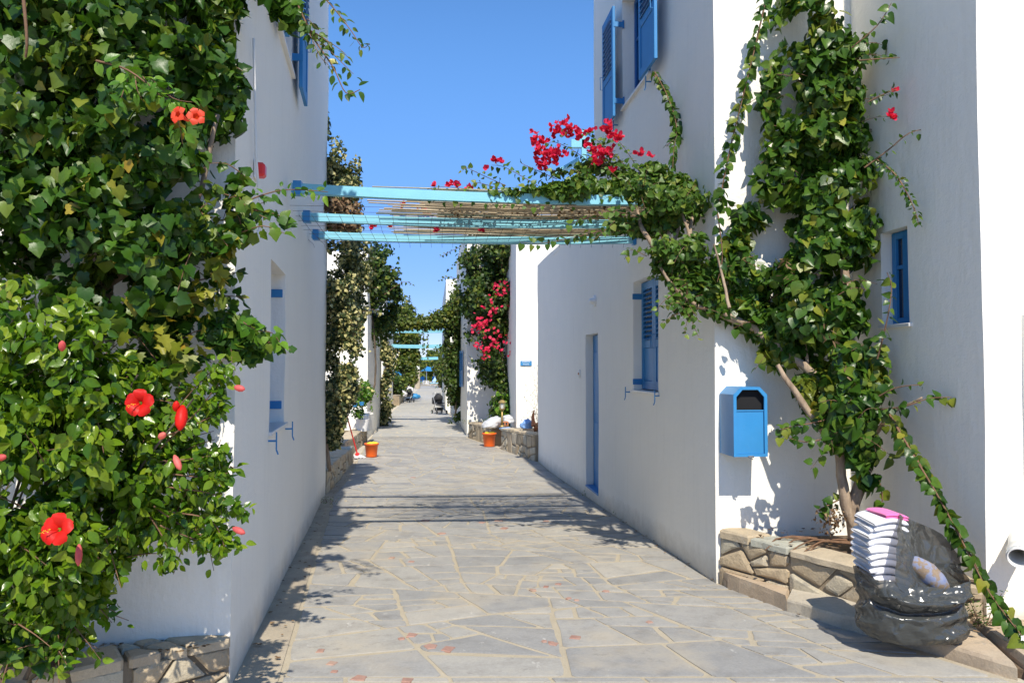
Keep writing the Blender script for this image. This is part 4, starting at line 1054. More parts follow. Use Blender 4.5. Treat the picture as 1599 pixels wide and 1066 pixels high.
# ------------------------------------------------------------------ hibiscus
hb = Plant('hibiscus_bush', (-2.25, 3.7, zl - .05), 'glossy hibiscus bush with red blooms on the stone ledge', 'shrub', seed=5)
keepH = lambda q: q[1] < 4.27 + .18 * (q[0] + 1.55) - .02
hm = []
hm.append(hb.mass([(0, 500, 3.45, .26), (10, 640, 3.4, .32), (10, 780, 3.4, .34), (20, 900, 3.45, .28)], 3000, .066, 'oval', 'leaf_hib', keep=keepH, clump=.4, cf=6))
hm.append(hb.mass([(110, 520, 3.42, .22), (140, 620, 3.38, .27), (140, 740, 3.38, .30), (110, 870, 3.45, .26), (90, 950, 3.55, .16)], 3900, .066, 'oval', 'leaf_hib', keep=keepH, clump=.45, cf=6))
hm.append(hb.mass([(215, 600, 3.6, .19), (235, 690, 3.6, .21), (225, 770, 3.6, .20), (190, 850, 3.6, .14)], 1800, .063, 'oval', 'leaf_hib', keep=keepH, clump=.55, cf=6))
hm.append(hb.mass([(290, 660, 3.75, .14), (315, 745, 3.75, .15), (290, 825, 3.8, .12)], 800, .054, 'oval', 'leaf_hib', keep=keepH, clump=.55, cf=6))
hm.append(hb.mass([(20, 930, 3.5, .22), (80, 965, 3.55, .16), (130, 945, 3.6, .13), (175, 905, 3.6, .09)], 1500, .056, 'oval', 'leaf_hib', keep=lambda q: keepH(q) and q[2] > zl + .02, clump=.3, cf=6))
hm.append(hb.mass([(10, 985, 3.55, .16), (100, 990, 3.65, .10)], 500, .07, 'lobed', 'leaf_vine', keep=lambda q: keepH(q) and q[2] > zl + .02))
for m in hm: hb.fringe(m, 26, .22, .05, 'oval', 'leaf_hib', .028, .1)
for pts in ([(250, 700, 3.5), (310, 640, 3.5), (340, 600, 3.5), (368, 575, 3.5)], [(260, 680, 3.5), (330, 650, 3.5), (345, 625, 3.5)], [(260, 760, 3.5), (330, 770, 3.52), (362, 790, 3.52), (384, 796, 3.52)],
            [(240, 790, 3.5), (300, 830, 3.52), (345, 838, 3.52), (376, 850, 3.52)], [(250, 720, 3.5), (310, 715, 3.5), (352, 705, 3.5)], [(230, 800, 3.5), (260, 850, 3.5), (262, 888, 3.5)],
            [(270, 800, 3.5), (330, 812, 3.5), (352, 858, 3.5)], [(260, 660, 3.5), (300, 610, 3.5), (350, 560, 3.5)], [(250, 820, 3.5), (300, 840, 3.5), (330, 846, 3.5)], [(270, 740, 3.5), (320, 745, 3.5), (356, 738, 3.5)]):
    Q_ = hb.shoot(pts, .052, 'oval', 'leaf_hib', .004, .017, stemmat='twig', pairs=True)
    hb.mass([(a_, b_, c_, .045) for a_, b_, c_ in pts[1:]], 45, .05, 'oval', 'leaf_hib')
rr = random.Random(8)
for i in range(9):
    x = rr.uniform(20, 300); y = rr.uniform(560, 880); b0 = Vector((-2.25 + rr.uniform(-.5, .15), 3.7, zl - .05))
    hb.stem([b0, b0.lerp(U(x, y, 3.5), .5) + Vector((0, 0, .1)), U(x, y, 3.42)], .012, .004, 'bark_dark', wig=.02)
hb.stem([(-2.15, 3.8, zl - .06), (-2.12, 3.75, zl + .3), U(150, 800, 3.6), U(170, 650, 3.5)], .028, .012, 'bark_dark', wig=.03)
hb.stem([(-2.22, 3.82, zl - .06), (-2.35, 3.78, zl + .3), U(70, 780, 3.6), U(60, 600, 3.5)], .03, .012, 'bark_dark', wig=.03)
hb.finish()
def hibiscus(px, py, Y, D, face, root, label):
    c = U(px, py, Y); fl = Vector(face).normalized(); a = fl.cross(Vector((0, 0, 1))).normalized(); b = a.cross(fl); mb = MB()
    for i in range(5):
        t = 2 * math.pi * i / 5 + .35; d = a * math.cos(t) + b * math.sin(t); e = fl.cross(d); rows = []
        for j, (rr_, w, h) in enumerate(((.04, .06, -.16), (.18, .17, .02), (.32, .25, .08), (.44, .21, .05), (.50, .10, -.01))):
            for s in (-1, -.5, 0, .5, 1):
                rip = .03 * math.sin(s * 7 + j * 2 + i)
                rows.append(c + d * rr_ * D + e * w * D * s * 1.0 + fl * (h + rip * (j > 1) + .012 * i) * D)
        mb.add(rows, [(r * 5 + q, r * 5 + q + 1, r * 5 + q + 6, r * 5 + q + 5) for r in range(4) for q in range(4)])
    f = mb.build('flower', M['petal'], root, smooth=True); f['label'] = label
    m2 = MB(); m2.tube([c - fl * .1 * D, c + fl * .22 * D + a * .1 * D - b * .05 * D, c + fl * .5 * D + a * .22 * D - b * .16 * D], [.018 * D, .016 * D, .012 * D], 6)
    m2.build('stamen', M['petal'], f)
    m3 = MB()
    for i in range(16):
        t = i / 16; p = c + fl * (.22 + .28 * t) * D + a * (.1 + .12 * t) * D - b * (.05 + .11 * t) * D; q = p + Vector(np.random.normal(size=3)) .normalized() * .05 * D
        m3.tube([p, q], [.003 * D, .010 * D], 4)
    m3.build('pollen_tip', M['yellow'], f)['kind'] = 'stuff'
    MB().tube([c - fl * .3 * D, c - fl * .08 * D], [.02 * D, .06 * D], 7).build('calyx', M['leaf_hib'], f)
hibiscus(218, 629, 3.02, .110, (.1, -1, .12), hb.root, 'open red hibiscus bloom, higher of the two')
hibiscus(90, 826, 2.95, .124, (-.05, -1, .3), hb.root, 'open red hibiscus bloom low on the bush')
def bud(px, py, Y, d, L, root, mat='bud', r=.014):
    p = U(px, py, Y); d = Vector(d).normalized()
    MB().tube([p - d * L * .5, p - d * L * .3, p, p + d * L * .3, p + d * L * .5], [r * .3, r * .8, r, r * .8, r * .2], 8).build('bud', M[mat], root, smooth=True)
for px, py, d, L in ((123, 866, (.15, -.3, -1), .085), (277, 722, (.5, -.3, -.8), .07), (373, 828, (1, -.3, -.35), .06), (374, 606, (1, -.3, -.2), .05), (253, 680, (.7, -.6, .4), .05), (2, 714, (1, -.3, .2), .05), (97, 540, (.3, -.5, .8), .05)):
    bud(px, py, 3.1, d, L, hb.root)
bud(283, 652, 3.2, (.1, -.5, -1), .11, hb.root, 'petal', .026)
bud(275, 634, 3.2, (.3, -.5, 1), .05, hb.root, 'petal', .015)

# drain pipe end in the left bed
t = empty('drain_pipe', (U(95, 1000, 3.55).x, 3.75, zl), 'white plastic drain elbow half hidden under the hibiscus', 'pipe')
e = U(105, 915, 4.0); f0 = U(105, 985, 4.0)
MB().tube([e + Vector((0, 0, .45)), e, f0, f0 + Vector((.03, -.06, -.05)), f0 + Vector((.09, -.10, -.16))], [.052, .052, .054, .054, .054], 14, False).build('elbow', M['pvc'], t, smooth=True)
MB().tube([f0 + Vector((0, .0, .07)), f0 + Vector((0, 0, .03))], [.062, .062], 14).build('collar', M['pvc'], t, smooth=True)

# red alarm beacon with its white conduit
p, d, n = frame_at(A, B, sY(4.95), U(395, 266, 4.95).z)
t = empty('alarm_beacon', p, 'small red alarm beacon on the shaded wall beside the climber', 'alarm')
MB().bbox(p + n * .035, .10, .07, .09, d, n, b=.015).build('housing', M['red'], t); MB().bbox(p + n * .012 , .12, .02, .12, d, n, b=.006).build('backplate', M['white'], t)
t = empty('cable_conduit', p + Vector((0, 0, -.4)), 'thin white cable looping down the wall past the red beacon', 'cable')
cq = [frame_at(A, B, sY(4.75), U(388, 60, 4.75).z)[0] + n * .015, frame_at(A, B, sY(4.8), U(388, 240, 4.8).z)[0] + n * .03, frame_at(A, B, sY(4.78), U(390, 320, 4.78).z)[0] + n * .06, frame_at(A, B, sY(4.9), U(396, 352, 4.9).z)[0] + n * .05, frame_at(A, B, sY(4.86), U(398, 366, 4.86).z)[0] + n * .03, frame_at(A, B, sY(4.75), U(386, 376, 4.75).z)[0] + n * .01]
MB().tube(cq, .008, 8).build('cable', M['pvc'], t, smooth=True); MB().bbox(cq[-1], .04, .03, .04, d, n, b=.006).build('cable_clip', M['white'], t)

# ------------------------------------------------------------------ broad vine on the right
rv = Plant('climbing_vine', (2.78, 6.15, zr - .05), 'big broad-leaf vine climbing the inner corner from the stone planter', 'climbing plant', seed=9)
def inR(q):   # outside the walls
    x, y = q[0], q[1]
    if x < 1.70: return True
    fy = 6.64 + .1025 * (x - 1.76) - .04
    if y > fy: return False
    return not (x > 3.02 + (6.77 - y) * .101 - .04 and y > 5.19)
vm = []
vm.append(rv.mass([(1268, -60, 6.42, .38), (1282, 60, 6.40, .40), (1288, 180, 6.38, .43), (1295, 300, 6.34, .44), (1282, 420, 6.30, .43)], 5600, .090, 'heart', 'leaf_right', depth=.55, keep=inR, clump=.5, cf=3.2))
vm.append(rv.mass([(1285, 420, 6.25, .43), (1292, 520, 6.2, .43), (1318, 600, 6.12, .39), (1345, 670, 6.0, .30)], 3300, .090, 'heart', 'leaf_right', depth=.6, keep=inR, clump=.55, cf=3.2))
vm.append(rv.mass([(1165, 335, 6.52, .20), (1150, 420, 6.50, .24), (1185, 490, 6.48, .22), (1240, 545, 6.4, .24)], 1000, .095, 'heart', 'leaf_right', depth=.45, keep=inR, clump=.6, cf=3.5))
vm.append(rv.mass([(1310, 690, 6.05, .15), (1330, 640, 6.0, .22), (1355, 760, 6.0, .10)], 330, .10, 'heart', 'leaf_right', keep=inR, clump=.6, cf=3.5))
vm.append(rv.mass([(1265, 560, 6.3, .20), (1262, 610, 6.3, .13), (1310, 650, 6.1, .22)], 480, .095, 'heart', 'leaf_right', keep=inR, clump=.7, cf=3.5))
vm.append(rv.mass([(1205, 100, 6.45, .07), (1205, 220, 6.4, .13), (1200, 300, 6.4, .13)], 230, .095, 'heart', 'leaf_right', keep=inR, clump=.5))
vm.append(rv.mass([(1250, 555, 6.3, .14), (1185, 508, 6.50, .12), (1120, 474, 6.50, .12), (1065, 440, 6.55, .13)], 800, .08, 'heart', 'leaf_right', depth=.7, keep=inR, clump=.3, cf=4))
vm.append(rv.mass([(1270, 620, 6.2, .11), (1262, 585, 6.25, .11), (1300, 590, 6.1, .18)], 380, .085, 'heart', 'leaf_right', depth=.7, keep=inR, clump=.3, cf=4))
vm.append(rv.mass([(1150, 380, 6.5, .16), (1125, 430, 6.5, .14), (1190, 440, 6.5, .14)], 380, .08, 'heart', 'leaf_right', depth=.5, keep=inR, clump=.5, cf=4))
for m in vm[:4] + vm[5:6]: rv.fringe(m, 12, .3, .085, 'heart', 'leaf_right', .06)
S_ = lambda pts, size=.085, sp=.055, tpl='heart', mat='leaf_right', r=.007, **k: rv.shoot(pts, size, tpl, mat, r, sp, **k)
S_([(1200, -20, 6.35), (1182, 60, 6.35), (1160, 150, 6.35), (1138, 240, 6.3), (1122, 320, 6.3)], .085, .028, pairs=False)
S_([(1201, -20, 6.3), (1180, 70, 6.3), (1158, 160, 6.3), (1140, 235, 6.3), (1124, 315, 6.3)], .075, .045)
S_([(1022, 112, 7.7), (1042, 150, 7.6), (1056, 195, 7.5), (1052, 235, 7.4), (1050, 275, 7.3)], .07, .02); S_([(1022, 118, 7.7), (1046, 160, 7.6), (1060, 205, 7.5), (1040, 228, 7.4)], .06, .03)
S_([(1385, 640, 5.8), (1420, 700, 5.5), (1465, 775, 5.2), (1505, 850, 5.0), (1545, 925, 4.85), (1602, 1000, 4.6)], .085, .022, r=.009); S_([(1390, 645, 5.8), (1425, 705, 5.5), (1468, 780, 5.2), (1510, 855, 5.0), (1550, 930, 4.85), (1610, 1005, 4.6)], .075, .03)
S_([(1350, 262, 6.0), (1390, 232, 5.9), (1420, 208, 5.8), (1455, 200, 5.8)], .05, .035, 'small'); S_([(1370, 250, 6.0), (1400, 275, 5.8), (1425, 320, 5.7), (1435, 352, 5.7)], .045, .022, 'small', pairs=True)
S_([(1360, 640, 5.9), (1410, 635, 5.6), (1450, 622, 5.5), (1486, 620, 5.5)], .065, .03); S_([(1370, 620, 5.9), (1400, 605, 5.8), (1440, 600, 5.7)], .05, .04)
S_([(1370, 560, 5.9), (1385, 500, 5.8), (1392, 450, 5.8), (1385, 425, 5.8)], .07, .04)
S_([(1310, 650, 6.0), (1270, 660, 6.0), (1240, 665, 6.0), (1215, 672, 6.0)], .075, .028, pairs=True); S_([(1300, 680, 6.0), (1260, 690, 6.0), (1222, 680, 6.0)], .075, .035)
S_([(1310, 780, 6.1), (1290, 790, 6.1), (1275, 796, 6.1)], .08, .03, mat='leaf_vine'); S_([(1370, 740, 6.0), (1378, 780, 6.0), (1362, 795, 6.0)], .09, .05)
S_([(1330, 75, 6.0), (1370, 40, 5.9), (1392, 5, 5.9)], .07, .04); S_([(1340, 95, 6.0), (1375, 92, 5.9), (1405, 90, 5.9)], .05, .05); S_([(1355, 160, 6.0), (1385, 145, 5.9), (1400, 140, 5.9)], .05, .03, 'small')
S_([(1120, 330, 6.3), (1128, 400, 6.3), (1120, 440, 6.3)], .08, .05)
# trunks and limbs
tb = Vector((2.76, 6.12, zr - .06))
rv.stem([tb, U(1330, 800, 6.1), U(1352, 730, 6.1), U(1350, 650, 6.15), U(1330, 560, 6.2), U(1320, 430, 6.3), U(1300, 280, 6.4), U(1290, 100, 6.4), U(1280, -60, 6.4)], .058, .02, 'bark', wig=.02, n=10)
rv.stem([tb + Vector((.005, -.01, .1)), U(1327, 808, 6.09), U(1316, 760, 6.08), U(1305, 690, 6.1), U(1270, 650, 6.1), U(1240, 610, 6.15), U(1215, 570, 6.2)], .05, .018, 'bark', wig=.015, n=10)
rv.stem([U(1352, 720, 6.1), U(1340, 660, 6.1), U(1290, 600, 6.2), U(1240, 560, 6.3), U(1180, 515, 6.45), U(1110, 475, 6.5), U(1060, 430, 6.6), U(1030, 400, 6.7), U(1000, 350, 6.9)], .042, .02, 'bark', wig=.02, n=10)
rv.stem([U(1180, 515, 6.45), U(1120, 490, 6.5), U(1075, 468, 6.5), U(1045, 440, 6.55), U(1030, 415, 6.6)], .022, .012, 'bark', wig=.012)
rv.stem([U(1290, 690, 6.1), U(1265, 620, 6.2), U(1260, 560, 6.3), U(1250, 480, 6.35)], .022, .012, 'bark', wig=.01)
rv.stem([U(1350, 700, 6.1), U(1380, 660, 5.9), U(1400, 640, 5.8), U(1440, 620, 5.6)], .022, .008, 'bark', wig=.01)
rv.stem([U(1140, 480, 6.15), U(1125, 420, 6.3), U(1115, 380, 6.3)], .014, .007, 'bark', wig=.01)
for i in range(7):
    a_ = i * .9; rv.stem([tb + Vector((math.cos(a_) * .04, -abs(math.sin(a_)) * .04, .06)), tb + Vector((-.25 - .05 * i, -.12 * math.sin(a_), .10)), tb + Vector((-.45 - .05 * i, -.05 - .12 * math.sin(a_), .015))], .010, .004, 'twig', wig=.02)
rv.stem([tb + Vector((0, -.04, .13)), tb + Vector((-.10, -.12, .10)), tb + Vector((-.13, -.14, -.0))], .019, .015, 'bark', wig=.01)
rv.mass([(1236, 440, 6.2, .09), (1222, 400, 6.2, .04), (1330, 590, 5.9, .06)], 70, .07, 'slim', 'leaf_dead')
rv.mass([(1290, 812, 6.1, .14), (1310, 806, 6.1, .08)], 160, .032, 'small', 'leaf_dead', keep=lambda q: q[2] > zr - .02 and inR(q))
rv.finish()

# ------------------------------------------------------------------ bougainvillea over the pergola
bv = Plant('bougainvillea', (1.62, 7.2, EYE + 1.2), 'red flowering bougainvillea sprawling over the nearest blue pergola', 'climbing plant', seed=12)
bm_ = []
bm_.append(bv.mass([(1090, 310, 7.0, .17), (1040, 290, 7.1, .22), (990, 285, 7.2, .22), (940, 292, 7.0, .16), (880, 300, 6.9, .13), (820, 297, 6.9, .11), (765, 300, 6.9, .07)], 3600, .062, 'heart', 'leaf_boug', clump=.8, cf=4))
bm_.append(bv.mass([(1090, 320, 6.9, .16), (1050, 350, 6.9, .20), (1010, 345, 7.0, .17), (960, 350, 7.0, .08)], 1000, .062, 'heart', 'leaf_boug', clump=.9, cf=4))
bm_.append(bv.mass([(1010, 390, 6.8, .12), (1060, 410, 6.6, .24), (1110, 450, 6.50, .20), (1160, 480, 6.50, .14), (1210, 515, 6.45, .14)], 1700, .065, 'heart', 'leaf_boug', depth=.55, keep=inR, clump=.7, cf=4))
bm_.append(bv.mass([(1050, 460, 6.4, .07), (1075, 480, 6.4, .05)], 70, .07, 'heart', 'leaf_right', clump=.4, cf=4))
bm_.append(bv.mass([(960, 262, 7.3, .12), (900, 262, 7.3, .08), (860, 275, 7.3, .06)], 220, .055, 'heart', 'leaf_boug', clump=.9, cf=5))
bm_.append(bv.mass([(985, 300, 6.75, .09), (1040, 305, 6.7, .13), (1090, 320, 6.65, .13)], 900, .058, 'heart', 'leaf_boug', clump=.4, cf=4))
bm_.append(bv.mass([(1015, 370, 6.65, .12), (1050, 390, 6.55, .14), (1085, 385, 6.5, .13)], 700, .06, 'heart', 'leaf_boug', clump=.5, cf=4))
for m in bm_: bv.fringe(m, 16, .22, .05, 'heart', 'leaf_boug', .035, .3)
Bs = lambda pts, size=.052, sp=.028, **k: bv.shoot(pts, size, 'heart', 'leaf_boug', .004, sp, **k)
Bs([(790, 290, 7.2), (750, 272, 7.15), (728, 262, 7.1), (722, 268, 7.1)]); Bs([(780, 295, 7.2), (745, 285, 7.15), (735, 292, 7.1)]); Bs([(840, 290, 7.2), (790, 262, 7.2), (768, 258, 7.2)]); Bs([(870, 280, 7.2), (820, 258, 7.2), (812, 252, 7.2)])
Bs([(760, 300, 7.0), (700, 292, 6.9), (672, 294, 6.9)], .04, .04); Bs([(900, 320, 7.0), (840, 320, 6.9), (740, 315, 6.9), (650, 310, 6.9)], .055, .045)
Bs([(940, 360, 7.0), (890, 372, 6.9), (845, 380, 6.9), (812, 378, 6.9)], .065, .035); Bs([(1000, 340, 6.8), (950, 330, 6.8), (890, 350, 6.8)], .06, .03); Bs([(960, 345, 6.8), (930, 372, 6.8), (915, 372, 6.8)], .06, .03)
Bs([(1010, 400, 6.7), (985, 390, 6.7), (975, 405, 6.7)], .06, .03); Bs([(1180, 400, 6.4), (1160, 405, 6.3), (1190, 420, 6.3)], .05, .02); Bs([(1130, 300, 6.8), (1100, 290, 6.9)], .05, .02)
Bs([(930, 260, 7.3), (890, 232, 7.3), (860, 222, 7.3), (845, 240, 7.3)], .04, .02); Bs([(980, 262, 7.3), (940, 225, 7.3), (905, 205, 7.3), (870, 208, 7.3)], .045, .015); Bs([(1000, 270, 7.3), (970, 225, 7.3), (945, 212, 7.3)], .045, .03)
Bs([(1090, 330, 6.9), (1105, 300, 6.7), (1130, 330, 6.5)], .05, .03)
# bracts in threes
rb = random.Random(3)
def bracts(px, py, Y, sp, n):
    ps, ns, ts, sz = [], [], [], []
    for _ in range(n):
        c = U(px, py, Y) + Vector((rb.gauss(0, sp), rb.gauss(0, sp), rb.gauss(0, sp * .8))); ax = Vector((rb.gauss(0, .6), -1 + rb.gauss(0, .4), .5 + rb.gauss(0, .5))).normalized()
        e = ax.orthogonal().normalized(); f = ax.cross(e); k0 = rb.uniform(0, 6)
        for i in range(3):
            a_ = k0 + i * 2.094; d = e * math.cos(a_) + f * math.sin(a_); tt = (d * .8 + ax * .55).normalized(); nn = (ax - tt * ax.dot(tt)).normalized()
            ps.append(c); ns.append(nn); ts.append(tt); sz.append(rb.uniform(.036, .05))
    bv.leaves(np.array(ps), np.array(ns), np.array(ts), np.array(sz), 'bract', 'bract')
for px, py, sp, n in ((840, 222, .045, 22), (852, 242, .055, 34), (846, 262, .035, 12), (868, 206, .035, 14), (886, 202, .04, 16), (903, 210, .035, 14), (872, 238, .035, 14), (868, 250, .03, 10), (945, 202, .035, 16), (958, 212, .03, 12), (965, 218, .02, 6),
                      (921, 208, .015, 4), (926, 236, .02, 6), (940, 240, .03, 14), (950, 238, .025, 8), (930, 253, .025, 9), (918, 228, .02, 5), (1000, 240, .015, 4), (1014, 243, .012, 3), (955, 266, .015, 4), (772, 252, .015, 5), (783, 253, .012, 3),
                      (762, 262, .01, 2), (710, 287, .018, 6), (700, 291, .01, 2), (678, 290, .008, 2), (733, 294, .012, 4), (664, 330, .018, 7), (672, 332, .015, 5), (630, 320, .012, 4), (655, 325, .02, 4), (582, 354, .012, 4), (610, 352, .014, 4), (680, 358, .014, 4), (753, 357, .015, 5), (586, 350, .012, 3), (697, 352, .008, 1), (900, 373, .01, 2), (790, 318, .02, 3), (1000, 310, .01, 1)):
    bracts(px, py, 7.15 if py < 300 else 8.2, sp, n)
for pts in ([U(1000, 350, 6.9), U(985, 310, 7.1), U(930, 300, 7.2), U(860, 300, 7.2), U(780, 302, 7.2)], [U(1035, 400, 6.7), U(1045, 350, 6.9), U(1040, 300, 7.1)], [U(1060, 430, 6.6), U(1075, 370, 6.8), U(1060, 320, 7.0), U(1010, 290, 7.2)], [U(1080, 380, 6.6), U(1065, 330, 6.8), U(1050, 310, 7)]):
    bv.stem(pts, .016, .008, 'bark', wig=.02)
bv.stem([U(1062, 432, 6.55), U(1050, 390, 6.75), U(1058, 350, 6.9), U(1040, 322, 7.1)], .021, .012, 'bark', wig=.02)
bv.stem([U(1082, 400, 6.6), U(1078, 360, 6.8), U(1085, 325, 6.9)], .021, .012, 'bark', wig=.02)
bv.mass([(1000, 335, 8.2, .18), (900, 330, 8.2, .18), (780, 326, 8.2, .15), (700, 330, 8.2, .10)], 1800, .045, 'small', 'leaf_dead', depth=5, clump=.35, cf=4, keep=lambda q: q[2] < zP + .17 and q[2] > zP + .02 and 6.9 < q[1] < 9.4)
bv.finish()
bt = Plant('bougainvillea', (2.95, 6.2, U(1395, 180, 6.0).z), 'tiny red bougainvillea spray poking out beside the broad vine', 'climbing plant', seed=13)
bt.shoot([(1345, 190, 6.1), (1375, 182, 6.0), (1398, 184, 5.95)], .04, 'small', 'leaf_right', .003, .04); bt.shoot([(1350, 155, 6.1), (1380, 150, 6.0), (1398, 142, 5.95)], .04, 'small', 'leaf_right', .003, .03)
bv_save = bv; bv = bt
bracts(1395, 180, 5.95, .02, 7); bracts(1397, 142, 5.95, .01, 2); bt.finish(60)

# ------------------------------------------------------------------ variegated ivy at the far end of the left house
iv = Plant('variegated_ivy', (-2.85, 12.8, -.1), 'hanging curtain of cream variegated ivy on the far corner of the left house', 'climbing plant', seed=15)
keepI = lambda q: not (q[1] < 12.45 and q[0] < -1.55 - .178 * (q[1] - 4.27) + .02)
i1 = iv.mass([(515, 215, 12.6, .14), (528, 250, 12.5, .36), (532, 310, 12.5, .42), (525, 400, 12.5, .38), (527, 500, 12.6, .42), (530, 590, 12.6, .40), (522, 660, 12.6, .24), (520, 695, 12.6, .10)], 15000, .06, 'heart', 'leaf_ivy', keep=keepI, clump=.5, cf=2.6)
i2 = iv.mass([(555, 390, 13.2, .35), (560, 450, 13.2, .32), (555, 520, 13.2, .25)], 2600, .062, 'heart', 'leaf_ivy', keep=keepI, clump=.6, cf=2.6)
iv.mass([(506, 175, 12.4, .05), (508, 215, 12.4, .08)], 120, .08, 'heart', 'leaf_ivy')
iv.fringe(i1, 90, .28, .06, 'heart', 'leaf_ivy', .05); iv.fringe(i2, 30, .3, .06, 'heart', 'leaf_ivy', .05)
iv.stem([(-2.95, 12.5, -.1), U(500, 600, 12.5), U(505, 400, 12.6), U(510, 200, 12.5)], .035, .015, 'bark', wig=.03)
for (x, y0, y1) in ((492, 210, 300), (488, 270, 330), (478, 262, 296)):
    iv.shoot([(x + 4, y1, 12.0), (x, (y0 + y1) / 2, 12.0), (x - 1, y0, 12.0)], .035, 'slim', 'leaf_dead', .005, .05)
iv.mass([(500, 318, 11.6, .12), (545, 320, 12, .16), (560, 345, 12, .12), (520, 350, 12, .12)], 700, .075, 'small', 'leaf_dead')
iv.finish(300)

# ------------------------------------------------------------------ other climbers and trees down the alley
def climber(name, base, label, masses, leaf, seed, stemto=None, size=.09, cat='climbing plant', tpl='heart', fr=40, single=0, clump=.45):
    p = Plant(name, base, label, cat, seed=seed); allm = []
    for path_, n in masses: allm.append(p.mass(path_, n, size, tpl, leaf, clump=clump, cf=1.6))
    for m in allm: p.fringe(m, fr, .5, size * .8, tpl, leaf, .09)
    if stemto: p.stem([base] + [U(*q) for q in stemto], .05, .02, 'bark_dark', wig=.03)
    return p
cl = climber('climbing_vine', (-5.0, 24.3, -.5), 'dark green climber over the corner of the second left house', [
    ([(590, 395, 25, .6), (598, 430, 25, .65), (590, 470, 25.5, .7), (575, 510, 26, .7)], 3400), ([(560, 400, 26, .9), (565, 480, 26, .8)], 1700), ([(612, 420, 25, .15), (618, 470, 26, .3), (600, 520, 27, .5)], 700)], 'leaf_dark', 31, [(585, 600, 25.5), (580, 480, 25.5)], .12)
cl.mass([(612, 415, 25, .10), (614, 440, 25, .08)], 60, .13, 'slim', 'leaf_dead')
cl.shoot([(600, 460, 24.5), (630, 440, 24.5), (648, 447, 24.5)], .1, 'small', 'leaf_dark', .01, .08); cl.finish(0)
c2_ = climber('climbing_vine', (-5.4, 31, -.3), 'ivy clad left pillar of the leafy arch', [([(602, 520, 30, .35), (603, 570, 30, .35), (600, 620, 30, .35), (598, 670, 30, .3)], 2300)], 'leaf_ivy', 32, [(602, 640, 31), (602, 540, 31)], .11); c2_.finish(0)
c3_ = climber('climbing_vine', (-2.3, 31, -.3), 'dark ivy pillar on the right under the leafy arch', [([(712, 500, 31, .5), (713, 560, 31, .45), (712, 620, 31, .42), (712, 655, 31, .4)], 3800), ([(700, 520, 31, .22), (701, 600, 31, .2)], 900), ([(697, 545, 36, .35), (698, 590, 36, .3)], 1200)], 'leaf_dark', 33, [(712, 640, 31), (712, 540, 31)], .12); c3_.finish(0)
c4_ = climber('climbing_vine', (-4, 31, 2.8), 'yellow green creeper lying along the second pergola beam', [([(600, 504, 30.7, .36), (630, 503, 30.7, .34), (670, 504, 30.7, .32), (700, 494, 30.8, .45), (722, 470, 30.8, .5)], 3800), ([(715, 455, 31, .4), (725, 490, 31, .5)], 900)], 'leaf_hedge', 34, None, .12, clump=0)
c4_.shoot([(661, 515, 30.6), (661, 540, 30.6), (662, 552, 30.6)], .09, 'heart', 'leaf_dark', .006, .05); c4_.shoot([(668, 515, 30.6), (668, 530, 30.6), (667, 560, 30.6)], .09, 'heart', 'leaf_hedge', .006, .06)
c4_.stem([U(596, 500, 30.8), U(640, 504, 30.8), U(715, 500, 30.8)], .03, .02, 'bark_dark', wig=.03); c4_.finish(0)
c5_ = climber('climbing_vine', (-.4, 23.6, -.1), 'tall green climber with red flower sprays between two white houses', [
    ([(770, 375, 24.3, 1.0), (765, 420, 24.2, 1.0), (765, 480, 24.2, 1.0), (770, 540, 24.2, .85), (775, 590, 24.2, .5)], 6500), ([(785, 600, 23.8, .4), (788, 650, 23.6, .42)], 1500),
    ([(735, 400, 25, .5), (735, 470, 25, .4), (740, 520, 25, .3)], 1200), ([(790, 380, 23.5, .6), (795, 470, 23.5, .3)], 1100)], 'leaf_dark', 35, [(785, 600, 24.2), (780, 480, 24.4)], .125, fr=60)
c5_.shoot([(725, 440, 24.5), (700, 432, 24.5), (684, 440, 24.5)], .1, 'small', 'leaf_dark', .01, .07); c5_.shoot([(720, 385, 24.5), (698, 395, 24.5), (686, 402, 24.5)], .1, 'small', 'leaf_dark', .01, .07)
c5_.mass([(785, 625, 23.4, .35), (792, 670, 23.3, .22)], 500, .13, 'heart', 'leaf_bright')
bv = c5_
def bigbr(px, py, sp, n):
    ps, ns, ts, sz = [], [], [], []
    for _ in range(n):
        c = U(px, py, 23.1) + Vector((rb.gauss(0, sp), rb.gauss(0, .08), rb.gauss(0, sp * .8))); d = Vector((rb.gauss(0, 1), rb.gauss(0, 1), rb.gauss(0, 1))).normalized(); nn = Vector((0, -1, .6)); nn = (nn - d * nn.dot(d)).normalized()
        ps.append(c); ns.append(nn); ts.append(d); sz.append(rb.uniform(.08, .12))
    c5_.leaves(np.array(ps), np.array(ns), np.array(ts), np.array(sz), 'bract', 'bract')
for px, py, sp, n in ((778, 455, .14, 16), (790, 448, .12, 14), (765, 475, .12, 12), (802, 476, .08, 8), (752, 502, .16, 26), (745, 512, .14, 20), (760, 510, .15, 16), (768, 533, .14, 18), (757, 550, .12, 14), (745, 538, .1, 8), (797, 555, .1, 8), (772, 540, .1, 8), (787, 530, .1, 6), (768, 487, .1, 6)): bigbr(px, py, sp, n)
c5_.finish(0)
